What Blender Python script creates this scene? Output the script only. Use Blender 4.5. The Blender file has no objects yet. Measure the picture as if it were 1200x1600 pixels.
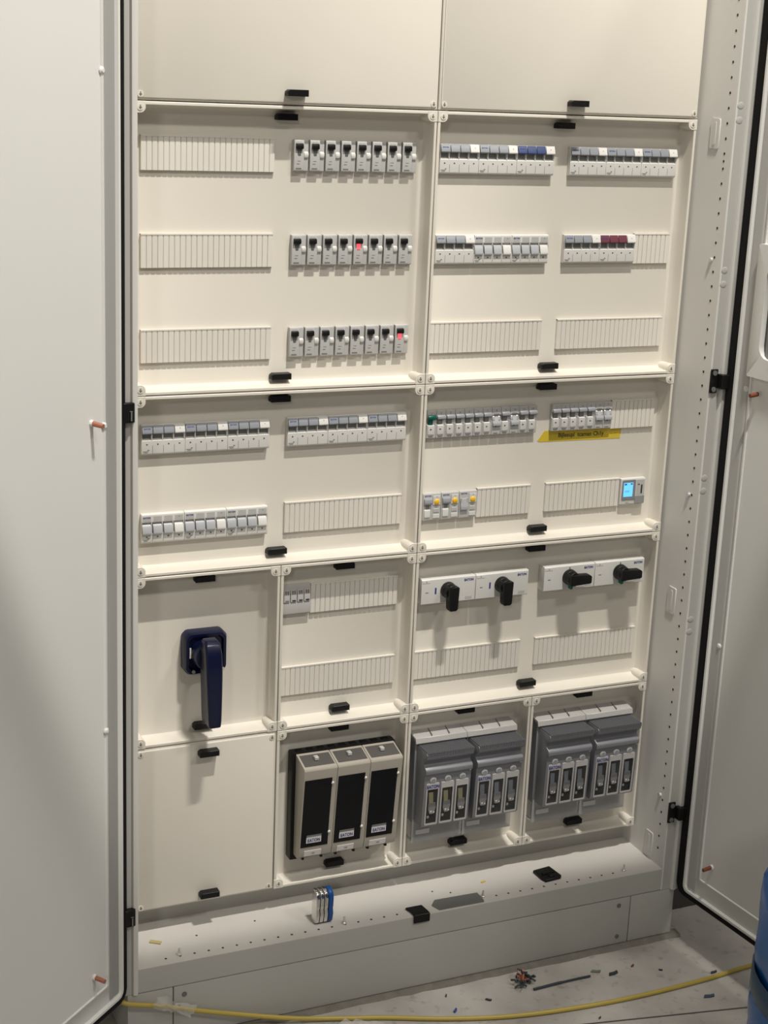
import bpy, bmesh, math, random
from mathutils import Vector, Matrix
random.seed(7)
S = bpy.context.scene
COL = S.collection

# ------------------------------------------------------------------ camera, world, lights, exposure
cam_d = bpy.data.cameras.new('camera')
cam_d.sensor_fit = 'VERTICAL'; cam_d.sensor_height = 36.0; cam_d.sensor_width = 27.0
cam_d.lens = 2449.73 * 36.0 / 1600.0
cam_d.clip_start = 0.02
cam = bpy.data.objects.new('camera', cam_d); COL.objects.link(cam)
r_ = Vector((0.91381, -0.40410, 0.04068)); u_ = Vector((0.07135, 0.25834, 0.96342)); f_ = Vector((0.39983, 0.87748, -0.26491))
cam.matrix_world = Matrix(((r_.x, u_.x, -f_.x, -0.6323), (r_.y, u_.y, -f_.y, -2.34045), (r_.z, u_.z, -f_.z, 1.58067), (0, 0, 0, 1)))
S.camera = cam

world = bpy.data.worlds.new('hall_ambient'); S.world = world; world.use_nodes = True
bg = world.node_tree.nodes['Background']; bg.inputs[0].default_value = (0.93, 0.97, 1.0, 1); bg.inputs[1].default_value = 0.02

def area_light(name, loc, target, sx, sy, power, col):
    d = bpy.data.lights.new(name, 'AREA'); d.shape = 'RECTANGLE'; d.size = sx; d.size_y = sy; d.energy = power; d.color = col
    o = bpy.data.objects.new(name, d); COL.objects.link(o); o.location = loc
    o.rotation_euler = (Vector(target) - Vector(loc)).to_track_quat('-Z', 'Y').to_euler()
    return o
WARM = (1.0, 0.955, 0.885)
area_light('near_luminaire', (0.56, -1.36, 4.3), (0.4, 0, 0.9), 0.30, 0.03, 130, WARM)
area_light('hall_luminaire', (0.9, -5.2, 6.5), (0.4, 0, 0.9), 0.9, 0.5, 80, WARM)
area_light('right_hall_luminaire', (4.0, -5.2, 6.5), (0.4, 0, 0.9), 0.9, 0.5, 110, WARM)
area_light('left_hall_luminaire', (-6.0, -11.0, 6.2), (0.0, 0, 0.9), 0.9, 0.9, 150, (1.0, 0.96, 0.90))

S.view_settings.view_transform = 'Standard'; S.view_settings.look = 'None'
S.view_settings.exposure = 0.0; S.view_settings.gamma = 1.0; S.view_settings.use_curve_mapping = False

# ------------------------------------------------------------------ materials
def mat(name, col, rough=0.5, metal=0.0, noise=0.0, nscale=8.0, emit=None, estr=0.0, spec=0.5, bump=0.0, bscale=200.0):
    m = bpy.data.materials.new(name); m.use_nodes = True
    nt = m.node_tree; b = nt.nodes['Principled BSDF']
    b.inputs['Base Color'].default_value = (*col, 1); b.inputs['Roughness'].default_value = rough
    b.inputs['Metallic'].default_value = metal; b.inputs['Specular IOR Level'].default_value = spec
    tc = None
    if noise or bump:
        tc = nt.nodes.new('ShaderNodeTexCoord')
    if noise:
        n = nt.nodes.new('ShaderNodeTexNoise'); n.inputs['Scale'].default_value = nscale; n.inputs['Detail'].default_value = 6
        nt.links.new(tc.outputs['Object'], n.inputs['Vector'])
        mx = nt.nodes.new('ShaderNodeMix'); mx.data_type = 'RGBA'
        mx.inputs[6].default_value = (*[c * (1 - noise) for c in col], 1); mx.inputs[7].default_value = (*[min(1, c * (1 + noise)) for c in col], 1)
        nt.links.new(n.outputs['Fac'], mx.inputs[0]); nt.links.new(mx.outputs[2], b.inputs['Base Color'])
    if bump:
        n2 = nt.nodes.new('ShaderNodeTexNoise'); n2.inputs['Scale'].default_value = bscale
        nt.links.new(tc.outputs['Object'], n2.inputs['Vector'])
        bp = nt.nodes.new('ShaderNodeBump'); bp.inputs['Strength'].default_value = bump; bp.inputs['Distance'].default_value = 0.001
        nt.links.new(n2.outputs['Fac'], bp.inputs['Height']); nt.links.new(bp.outputs['Normal'], b.inputs['Normal'])
    if emit:
        b.inputs['Emission Color'].default_value = (*emit, 1); b.inputs['Emission Strength'].default_value = estr
    return m
CREAM = mat('cream_cover_plastic', (0.72, 0.68, 0.60), 0.42, noise=0.035, nscale=5)
SLAT = mat('blanking_white', (0.72, 0.685, 0.62), 0.45)
GREY = mat('light_grey_paint', (0.63, 0.62, 0.585), 0.42, noise=0.03, nscale=3, bump=0.05)
DOOR = mat('door_grey_paint', (0.72, 0.72, 0.69), 0.45, noise=0.03, nscale=2, bump=0.05)
PLIN_SHADE = mat('plinth_shaded_grey', (0.45, 0.445, 0.41), 0.5, noise=0.05, nscale=5)  # cabinet paint darkened: weaker light on plinth and fascia is in the colour
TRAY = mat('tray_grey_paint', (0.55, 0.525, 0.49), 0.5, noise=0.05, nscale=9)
BLACK = mat('black_plastic', (0.006, 0.006, 0.006), 0.42, spec=0.3)
GASK = mat('black_rubber', (0.006, 0.006, 0.006), 0.7, spec=0.2)
WHITE = mat('device_white', (0.66, 0.65, 0.62), 0.4)
LGREY = mat('device_light_grey', (0.48, 0.475, 0.46), 0.4)
MGREY = mat('toggle_grey', (0.25, 0.265, 0.29), 0.35)
DGREY = mat('slot_grey', (0.20, 0.20, 0.19), 0.5)
NHGREY = mat('fuse_switch_grey', (0.20, 0.205, 0.22), 0.4)
NHLID = mat('fuse_lid_grey', (0.205, 0.21, 0.228), 0.35)
TOPGR = mat('terminal_cover_grey', (0.47, 0.455, 0.44), 0.4)
TAUPE = mat('taupe_plastic', (0.40, 0.37, 0.315), 0.4)
SMOKE = mat('smoked_window', (0.006, 0.0065, 0.008), 0.15, noise=0.4, nscale=40, spec=0.25)
BLUE = mat('blue_toggle', (0.04, 0.065, 0.17), 0.35)
RED = mat('maroon_toggle', (0.14, 0.035, 0.055), 0.35)
GREEN = mat('green_toggle', (0.0, 0.085, 0.06), 0.35)
YEL = mat('yellow_button', (0.85, 0.50, 0.02), 0.35)
NAVY = mat('navy_handle', (0.0022, 0.0048, 0.028), 0.32, spec=0.4)
LOGO = mat('logo_blue', (0.035, 0.05, 0.22), 0.5)
PRINT = mat('grey_print', (0.16, 0.16, 0.16), 0.5)
INK = mat('black_ink', (0.03, 0.025, 0.01), 0.6)
TAPE = mat('yellow_tape', (0.62, 0.46, 0.035), 0.45, noise=0.08, nscale=30)
LED = mat('red_led', (0.9, 0.1, 0.12), 0.4, emit=(1.0, 0.08, 0.10), estr=1.3)
LCD = mat('blue_backlit_lcd', (0.1, 0.4, 0.8), 0.3, emit=(0.16, 0.58, 1.0), estr=0.85)
LCDINK = mat('lcd_segments', (0.05, 0.16, 0.45), 0.4)
STEEL = mat('zinc_steel', (0.72, 0.71, 0.68), 0.28, metal=0.55)
DSTEEL = mat('dull_steel', (0.17, 0.17, 0.165), 0.5, metal=0.2, noise=0.1, nscale=20)
COPPER = mat('copper_stud', (0.42, 0.16, 0.10), 0.4, metal=0.35)
RUST = mat('brown_stud', (0.22, 0.06, 0.03), 0.5, metal=0.2)
CABLE = mat('yellow_cable', (0.46, 0.35, 0.07), 0.45)
BLUEW = mat('blue_film', (0.002, 0.115, 0.40), 0.25, noise=0.5, nscale=7, bump=0.6, bscale=14)
BLUEPL = mat('blue_terminal', (0.01, 0.07, 0.27), 0.3)
HOLE = mat('hole_dark', (0.03, 0.03, 0.028), 0.8)
GROUT = mat('grout_strip', (0.20, 0.185, 0.155), 0.9, noise=0.3, nscale=60)
FUSE = mat('fuse_ceramic', (0.25, 0.245, 0.245), 0.35)
FUSETAN = mat('fuse_tan', (0.42, 0.36, 0.20), 0.4)
PAPER = mat('white_sticker', (0.70, 0.68, 0.66), 0.6)
DEBRIS = mat('dark_scrap', (0.035, 0.045, 0.05), 0.6, noise=0.4, nscale=80)
CHIP = mat('straw_chip', (0.45, 0.38, 0.17), 0.7)
WALLM = mat('hall_wall_grey', (0.42, 0.41, 0.38), 0.9, noise=0.06, nscale=2)

def clear_mat(name, tint, k):
    m = bpy.data.materials.new(name); m.use_nodes = True; nt = m.node_tree
    for n in list(nt.nodes): nt.nodes.remove(n)
    out = nt.nodes.new('ShaderNodeOutputMaterial'); t = nt.nodes.new('ShaderNodeBsdfTransparent'); t.inputs[0].default_value = (*tint, 1)
    g = nt.nodes.new('ShaderNodeBsdfGlossy'); g.inputs['Roughness'].default_value = 0.08
    mx = nt.nodes.new('ShaderNodeMixShader'); mx.inputs[0].default_value = k
    nt.links.new(t.outputs[0], mx.inputs[1]); nt.links.new(g.outputs[0], mx.inputs[2]); nt.links.new(mx.outputs[0], out.inputs[0])
    return m
GLASS = clear_mat('clear_window', (0.86, 0.87, 0.88), 0.05)
def haze_mat(name, col, k, rough):
    m = bpy.data.materials.new(name); m.use_nodes = True; nt = m.node_tree; b = nt.nodes['Principled BSDF']
    b.inputs['Base Color'].default_value = (*col, 1); b.inputs['Roughness'].default_value = rough
    t = nt.nodes.new('ShaderNodeBsdfTransparent'); mx = nt.nodes.new('ShaderNodeMixShader'); mx.inputs[0].default_value = k
    nt.links.new(t.outputs[0], mx.inputs[1]); nt.links.new(b.outputs[0], mx.inputs[2]); nt.links.new(mx.outputs[0], nt.nodes['Material Output'].inputs[0])
    return m
FILM = haze_mat('clear_film', (0.9, 0.9, 0.88), 0.30, 0.05)
COVERGL = haze_mat('frosted_shroud', (0.55, 0.55, 0.55), 0.45, 0.25)

def floor_mat():
    m = bpy.data.materials.new('concrete_floor'); m.use_nodes = True; nt = m.node_tree; b = nt.nodes['Principled BSDF']; L = nt.links.new
    tc = nt.nodes.new('ShaderNodeTexCoord')
    n1 = nt.nodes.new('ShaderNodeTexNoise'); n1.inputs['Scale'].default_value = 5; n1.inputs['Detail'].default_value = 8
    n2 = nt.nodes.new('ShaderNodeTexNoise'); n2.inputs['Scale'].default_value = 45; n2.inputs['Detail'].default_value = 4
    L(tc.outputs['Object'], n1.inputs['Vector']); L(tc.outputs['Object'], n2.inputs['Vector'])
    r1 = nt.nodes.new('ShaderNodeValToRGB'); r1.color_ramp.elements[0].color = (0.31, 0.285, 0.26, 1); r1.color_ramp.elements[1].color = (0.57, 0.54, 0.50, 1)
    r1.color_ramp.elements[0].position = 0.3; r1.color_ramp.elements[1].position = 0.72
    r2 = nt.nodes.new('ShaderNodeValToRGB'); r2.color_ramp.elements[0].color = (0.5, 0.5, 0.5, 1); r2.color_ramp.elements[1].color = (1, 1, 1, 1)
    r2.color_ramp.elements[0].position = 0.28; r2.color_ramp.elements[1].position = 0.42
    L(n1.outputs['Fac'], r1.inputs[0]); L(n2.outputs['Fac'], r2.inputs[0])
    mx = nt.nodes.new('ShaderNodeMix'); mx.data_type = 'RGBA'; mx.blend_type = 'MULTIPLY'; mx.inputs[0].default_value = 0.6
    L(r1.outputs[0], mx.inputs[6]); L(r2.outputs[0], mx.inputs[7]); L(mx.outputs[2], b.inputs['Base Color'])
    b.inputs['Roughness'].default_value = 0.8
    return m
FLOOR = floor_mat()
FOAM2 = mat('pale_foam_seal', (0.46, 0.46, 0.44), 0.7)
FRAME_SHADE = mat('frame_shaded_grey', (0.44, 0.435, 0.405), 0.45, noise=0.03, nscale=3)  # same cabinet paint darkened, shade of the front faces held in the colour
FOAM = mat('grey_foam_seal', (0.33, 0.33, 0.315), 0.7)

# ------------------------------------------------------------------ mesh helpers
class MB:
    def __init__(self): self.v = []; self.f = []; self.m = []; self.mats = []
    def mi(self, mt):
        if mt not in self.mats: self.mats.append(mt)
        return self.mats.index(mt)
    def poly(self, vs, fs, mt):
        o = len(self.v); k = self.mi(mt); self.v += [tuple(p) for p in vs]
        for f in fs: self.f.append(tuple(i + o for i in f)); self.m.append(k)
        return self
    def box(self, x0, x1, y0, y1, z0, z1, mt):
        v = [(x, y, z) for x in (x0, x1) for y in (y0, y1) for z in (z0, z1)]
        return self.poly(v, [(0, 1, 3, 2), (4, 6, 7, 5), (0, 4, 5, 1), (2, 3, 7, 6), (0, 2, 6, 4), (1, 5, 7, 3)], mt)
    def prism(self, pts, axis, a, b, mt):          # pts: 2-D outline in the two other axes (in xyz order), extruded along axis
        n = len(pts)
        def mk(p, t): q = list(p); q.insert(axis, t); return tuple(q)
        v = [mk(p, a) for p in pts] + [mk(p, b) for p in pts]
        f = [tuple(range(n)), tuple(range(2 * n - 1, n - 1, -1))] + [(i, i + n, (i + 1) % n + n, (i + 1) % n) for i in range(n)]
        return self.poly(v, f, mt)
    def cyl(self, c, axis, a, b, r, mt, n=16, r2=None):
        r2 = r if r2 is None else r2
        def ring(rr, t):
            o = []
            for i in range(n):
                q = [c[0] + rr * math.cos(2 * math.pi * i / n), c[1] + rr * math.sin(2 * math.pi * i / n)]; q.insert(axis, t); o.append(tuple(q))
            return o
        v = ring(r, a) + ring(r2, b)
        f = [tuple(range(n)), tuple(range(2 * n - 1, n - 1, -1))] + [(i, i + n, (i + 1) % n + n, (i + 1) % n) for i in range(n)]
        return self.poly(v, f, mt)
    def dome(self, c, r, h, mt, n=14, k=4):         # bulge towards -y from centre c
        v = []; f = []
        for j in range(k):
            a = math.pi / 2 * j / k; rr = r * math.cos(a); d = h * math.sin(a)
            v += [(c[0] + rr * math.cos(2 * math.pi * i / n), c[1] - d, c[2] + rr * math.sin(2 * math.pi * i / n)) for i in range(n)]
        v.append((c[0], c[1] - h, c[2]))
        for j in range(k - 1):
            for i in range(n): f.append((j * n + i, j * n + (i + 1) % n, (j + 1) * n + (i + 1) % n, (j + 1) * n + i))
        for i in range(n): f.append(((k - 1) * n + i, (k - 1) * n + (i + 1) % n, k * n))
        f.append(tuple(range(n - 1, -1, -1)))
        return self.poly(v, f, mt)
    def tube(self, pts, r, mt, n=10):
        P = [Vector(p) for p in pts]; v = []; f = []
        for i, p in enumerate(P):
            t = (P[min(i + 1, len(P) - 1)] - P[max(i - 1, 0)]).normalized()
            a = t.cross(Vector((0, 0, 1))); a = a.normalized() if a.length > 1e-4 else Vector((1, 0, 0)); b = t.cross(a)
            rr = r[i] if isinstance(r, (list, tuple)) else r
            v += [tuple(p + rr * (math.cos(2 * math.pi * k / n) * a + math.sin(2 * math.pi * k / n) * b)) for k in range(n)]
        for i in range(len(P) - 1):
            for k in range(n): f.append((i * n + k, i * n + (k + 1) % n, (i + 1) * n + (k + 1) % n, (i + 1) * n + k))
        f.append(tuple(range(n - 1, -1, -1))); f.append(tuple((len(P) - 1) * n + k for k in range(n)))
        return self.poly(v, f, mt)
    def loops(self, rings, mt, cap0=True, cap1=True):
        n = len(rings[0]); v = [p for r in rings for p in r]; f = []
        for j in range(len(rings) - 1):
            for i in range(n): f.append((j * n + i, j * n + (i + 1) % n, (j + 1) * n + (i + 1) % n, (j + 1) * n + i))
        if cap0: f.append(tuple(range(n - 1, -1, -1)))
        if cap1: f.append(tuple((len(rings) - 1) * n + i for i in range(n)))
        return self.poly(v, f, mt)
    def mesh(self, name, bevel=0.0, seg=1, smooth=True, angle=35):
        me = bpy.data.meshes.new(name); me.from_pydata(self.v, [], self.f)
        for mt in self.mats: me.materials.append(mt)
        for p, k in zip(me.polygons, self.m): p.material_index = k
        bm = bmesh.new(); bm.from_mesh(me)
        bmesh.ops.recalc_face_normals(bm, faces=bm.faces)
        if bevel:
            es = [e for e in bm.edges if len(e.link_faces) == 2 and e.calc_face_angle(0) > math.radians(30)]
            bmesh.ops.bevel(bm, geom=es, offset=bevel, offset_type='OFFSET', segments=seg, profile=0.6, affect='EDGES', clamp_overlap=True)
        if smooth:
            for f in bm.faces: f.smooth = True
            for e in bm.edges:
                if len(e.link_faces) == 2 and e.calc_face_angle(0) > math.radians(angle): e.smooth = False
        bm.to_mesh(me); bm.free()
        return me

def link(name, me, parent=None, loc=(0, 0, 0), rot=(0, 0, 0), scale=(1, 1, 1), label=None, kind=None):
    o = bpy.data.objects.new(name, me); COL.objects.link(o)
    if parent: o.parent = parent
    o.location = loc; o.rotation_euler = rot; o.scale = scale
    if label: o['label'] = label
    if kind: o['kind'] = kind
    return o
def thing(name, label, cat, loc=(0, 0, 0), rotz=0.0, group=None, me=None):
    o = bpy.data.objects.new(name, me); COL.objects.link(o); o.location = loc; o.rotation_euler = (0, 0, rotz)
    o['label'] = label; o['category'] = cat
    if group: o['group'] = group
    return o
_txt = {}
def text_mesh(s, h, mt, bold=0.0, ext=0.0, sx=1.0):   # flat lettering, centred, standing in xz and facing -y
    key = (s, h, mt.name, bold, sx)
    if key in _txt: return _txt[key]
    cu = bpy.data.curves.new('lettering', 'FONT'); cu.body = s; cu.size = 1.0; cu.align_x = 'CENTER'; cu.align_y = 'CENTER'; cu.offset = bold; cu.resolution_u = 2
    ob = bpy.data.objects.new('lettering', cu); COL.objects.link(ob)
    dg = bpy.context.evaluated_depsgraph_get()
    me = bpy.data.meshes.new_from_object(ob.evaluated_get(dg)); bpy.data.objects.remove(ob)
    ys = [v.co.y for v in me.vertices]; k = h / (max(ys) - min(ys)); cy = (max(ys) + min(ys)) / 2
    for v in me.vertices: v.co = Vector((v.co.x * k * sx, 0, (v.co.y - cy) * k))
    me.materials.clear(); me.materials.append(mt)
    _txt[key] = me
    return me
def rrect(x0, x1, z0, z1, r, n=4):
    pts = []
    for cx, cz, a0 in ((x1 - r, z1 - r, 0), (x0 + r, z1 - r, 90), (x0 + r, z0 + r, 180), (x1 - r, z0 + r, 270)):
        for i in range(n + 1):
            a = math.radians(a0 + 90 * i / n); pts.append((cx + r * math.cos(a), cz + r * math.sin(a)))
    return pts
ORD = ['first', 'second', 'third', 'fourth', 'fifth', 'sixth', 'seventh', 'eighth', 'ninth', 'tenth', 'eleventh', 'twelfth']

# ------------------------------------------------------------------ setting
fl = link('floor', MB().box(-6, 7, -8, 4, -0.05, 0.0, FLOOR).mesh('floor', smooth=False)); fl['kind'] = 'structure'; fl['label'] = 'grey stained concrete floor'
wl = link('wall_back', MB().box(-6, 7, 1.2, 1.3, 0, 5.0, WALLM).mesh('wall_back', smooth=False)); wl['kind'] = 'structure'; wl['label'] = 'grey wall behind the cabinet'
jt = link('floor_joint', MB().prism([(0.40, -0.2415), (0.402, -0.2395), (1.40, -0.4265), (1.40, -0.4295)], 2, 0.0002, 0.0012, mat('joint_filler', (0.10, 0.095, 0.085), 0.9)).mesh('floor_joint', smooth=False), fl)

# added unseen ladder-shaped blocker: its rails and rungs shade part of the luminaire's light
lad = thing('ladder_blocker', 'unseen ladder-shaped light blocker added overhead in front of the cabinet', 'light blocker', (0, 0, 2.98))
LADM = mat('galvanised_steel', (0.45, 0.45, 0.44), 0.5, metal=0.3)
for y in (-1.20, -0.968): link('side_rail', MB().box(-1.7, 2.7, y, y + 0.014, 0.0, 0.03, LADM).mesh('side_rail'), lad)
rungm = MB().box(-0.034, 0.034, -1.19, -0.96, 0.010, 0.022, LADM).mesh('rung')
for k in range(43): link('rung', rungm, lad, (-1.6 + 0.1 * k, 0, 0))
for x in (-1.2, 2.2):
    for y in (-1.206, -0.948): link('hanger_rod', MB().cyl((x, y), 2, 0.0, 4.0, 0.005, LADM, 8).mesh('hanger_rod'), lad)

# ------------------------------------------------------------------ cabinet carcass
XL, XR, YF = -0.0225, 1.0045, -0.100
ZT, ZP = 0.150, 0.105
TOP = 2.06
cab = thing('switchgear_cabinet', 'tall light grey steel switchgear cabinet with two open doors on a plinth', 'cabinet', (0, 0, 0))
# right post: inner wall, front face, ridge
rp = MB().prism([(XR, 0.40), (XR, YF + 0.004), (XR + 0.001, YF + 0.001), (XR + 0.004, YF), (1.0255, YF), (1.027, YF - 0.006), (1.030, YF - 0.008), (1.041, YF - 0.004), (1.042, YF + 0.01), (1.042, 0.40)], 2, ZP, TOP, GREY)
link('side_wall', rp.mesh('side_wall', angle=50), cab)
link('frame_face_shade', MB().prism([(1.0085, YF), (1.0085, YF - 0.0006), (1.0250, YF - 0.0006), (1.0250, YF)], 2, ZP, TOP, FRAME_SHADE).mesh('frame_face_shade', smooth=False), cab)  # overlay strip carries the shade painted on the post front
link('frame_face_shade', MB().prism([(1.0282, YF - 0.0073), (1.0290, YF - 0.0085), (1.0330, YF - 0.0080), (1.0412, YF - 0.0045), (1.0410, YF - 0.0035)], 2, ZP, TOP, FRAME_SHADE).mesh('frame_face_shade', smooth=False), cab)
lp = MB().prism([(XL, 0.40), (XL, YF - 0.002), (XL - 0.003, YF - 0.004), (-0.0305, YF - 0.003), (-0.033, YF + 0.002), (-0.044, YF + 0.002), (-0.044, 0.40)], 2, ZP, TOP, GREY)
link('side_wall', lp.mesh('side_wall', angle=50), cab)
link('frame_face_shade', MB().box(-0.0445, -0.0330, YF + 0.0008, YF + 0.0022, ZP, TOP, FRAME_SHADE).mesh('frame_face_shade', smooth=False), cab)
link('back_panel', MB().box(-0.044, 1.042, 0.40, 0.41, ZP, TOP, GREY).mesh('back_panel'), cab)
link('roof_panel', MB().box(-0.044, 1.042, -0.10, 0.41, TOP, TOP + 0.02, GREY).mesh('roof_panel'), cab)
# bottom tray with its fascia
tr = MB().prism([(YF + 0.003, ZT), (YF + 0.0005, ZT - 0.001), (YF, ZT - 0.004), (YF, ZP + 0.001), (0.39, ZP + 0.001), (0.39, ZT)], 0, XL, XR, TRAY)
tr.mats.append(PLIN_SHADE)  # fascia takes the shaded copy of the paint
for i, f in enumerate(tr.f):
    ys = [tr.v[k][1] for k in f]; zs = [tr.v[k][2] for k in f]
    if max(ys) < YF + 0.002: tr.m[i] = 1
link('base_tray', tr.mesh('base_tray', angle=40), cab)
# riser strip under the covers
link('riser_panel', MB().box(XL, XR, 0.040, 0.046, ZT, 0.205, PLIN_SHADE).mesh('riser_panel'), cab)
hb = MB()
for i in range(36):
    x = 0.03 + 0.025 * i
    if 0.47 < x < 0.64: continue
    hb.cyl((x, YF + 0.017), 2, ZT + 0.0001, ZT + 0.0004, 0.0022, HOLE, 8)
for x, y in ((0.10, -0.03), (0.21, -0.018), (0.55, -0.03), (0.58, -0.045)): hb.cyl((x, y), 2, ZT + 0.0001, ZT + 0.0004, 0.002, HOLE, 8)
link('tray_hole', hb.mesh('tray_hole', smooth=False), cab, kind='stuff')
hw = MB()
for i in range(66):
    hw.cyl((YF + 0.020, 0.185 + 0.025 * i), 0, XR - 0.0004, XR - 0.0001, 0.0024, HOLE, 8)
hw.cyl((YF + 0.020, 1.4725), 0, XR - 0.0004, XR - 0.0001, 0.0022, HOLE, 8)
link('post_hole', hw.mesh('post_hole', smooth=False), cab, kind='stuff')
# white clip plates on the right inner wall
for zc in (1.517, 0.676, 0.181):
    pm = MB().prism(rrect(-0.062, -0.037, zc - 0.025, zc + 0.025, 0.003, 2), 0, XR - 0.0022, XR, WHITE)
    pm.prism(rrect(-0.053, -0.046, zc - 0.019, zc + 0.019, 0.002, 2), 0, XR - 0.0030, XR - 0.0022, WHITE)
    link('clip_plate', pm.mesh('clip_plate'), cab)
for zc in (1.3047, 0.8836, 0.2921):
    link('wall_screw', MB().cyl((-0.072, zc), 0, XR - 0.004, XR, 0.004, STEEL, 12, 0.0045).mesh('wall_screw'), cab)
for zc in (1.553, 1.278, 0.909, 0.642):
    for dz in (0.012, -0.012):
        link('pressed_dimple', MB().dome((1.0135, YF - 0.0004, zc + dz), 0.0066, 0.0011, FRAME_SHADE).mesh('pressed_dimple'), cab)
# plinth
link('plinth_panel', MB().box(0.0392, 0.9380, YF, YF + 0.02, 0.008, ZP - 0.001, PLIN_SHADE).mesh('plinth_panel', bevel=0.0015, seg=2), cab)
link('plinth_corner', MB().box(-0.040, 0.0376, YF, 0.40, 0.008, ZP - 0.001, PLIN_SHADE).mesh('plinth_corner', bevel=0.0015, seg=2), cab)
link('plinth_corner', MB().box(0.9396, 1.0375, YF, 0.40, 0.008, ZP - 0.001, PLIN_SHADE).mesh('plinth_corner', bevel=0.0015, seg=2), cab)
for x, z in ((0.0574, 0.0874), (0.0574, 0.023), (0.9132, 0.0892), (0.9145, 0.0235)):
    link('plinth_bolt', MB().cyl((x, z), 1, YF - 0.001, YF + 0.002, 0.0045, DSTEEL, 12).mesh('plinth_bolt'), cab)
gs = MB(); n = 44; vs = []; fs = []
for i in range(n + 1):
    x = -0.05 + 1.105 * i / n; y = YF - 0.013 + 0.004 * random.random()
    vs += [(x, YF + 0.01, 0.0), (x, YF + 0.01, 0.0076), (x, y + 0.004, 0.006), (x, y, 0.0)]
for i in range(n):
    for k in range(4): fs.append((i * 4 + k, i * 4 + (k + 1) % 4, i * 4 + 4 + (k + 1) % 4, i * 4 + 4 + k))
fs += [(0, 1, 2, 3), (n * 4 + 3, n * 4 + 2, n * 4 + 1, n * 4)]
gs.poly(vs, fs, GROUT)
link('mortar_strip', gs.mesh('mortar_strip'), cab, label='rough grey mortar bed under the plinth')
# hinges
def hinge_r(zc):
    m = MB().box(1.0045, 1.0190, YF - 0.004, YF, zc - 0.021, zc + 0.021, BLACK)
    m.box(1.0190, 1.040, YF - 0.017, YF - 0.0005, zc - 0.0125, zc + 0.0125, BLACK)
    m.cyl((1.0435, YF - 0.011), 2, zc - 0.0125, zc + 0.0125, 0.0075, BLACK, 14)
    h = link('hinge', m.mesh('hinge', bevel=0.001), cab)
    for dz in (0.0145, -0.0145):
        link('hinge_screw', MB().cyl((1.0115, zc + dz), 1, YF - 0.0055, YF - 0.0038, 0.0045, DSTEEL, 12).mesh('hinge_screw'), h)
    link('hinge_pin', MB().cyl((1.0385, YF - 0.009), 2, zc + 0.0125, zc + 0.022, 0.002, STEEL, 10).mesh('hinge_pin'), h)
for zc in (1.097, 0.268): hinge_r(zc)
def hinge_l(zc):
    m = MB().prism([(-0.0465, YF - 0.010), (-0.0285, YF - 0.008), (-0.0275, YF + 0.001), (-0.0465, YF + 0.001)], 2, zc - 0.015, zc + 0.015, BLACK)
    m.cyl((-0.0345, YF - 0.009), 2, zc - 0.012, zc + 0.003, 0.0035, DGREY, 12)
    link('hinge', m.mesh('hinge', bevel=0.001), cab)
for zc in (1.090, 0.2515): hinge_l(zc)

nb = thing('neighbouring_cabinet', 'closed grey cabinet on a dark plinth standing behind the open right door', 'cabinet', (1.075, -0.018, 0.0))
link('body', MB().box(0.0, 0.80, 0.012, 0.42, 0.105, 2.06, GREY).mesh('body', bevel=0.002), nb)
link('front_door', MB().box(0.004, 0.796, -0.004, 0.0118, 0.112, 2.05, DOOR).mesh('front_door', bevel=0.003), nb)
link('plinth', MB().box(0.0, 0.80, 0.0, 0.42, 0.0002, 0.1048, mat('dark_plinth', (0.05, 0.047, 0.042), 0.7)).mesh('plinth', bevel=0.001), nb)
link('door_handle', MB().prism(rrect(0.035, 0.060, 1.0, 1.14, 0.006, 3), 1, -0.016, -0.0038, BLACK).mesh('door_handle', bevel=0.002), nb)

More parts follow.
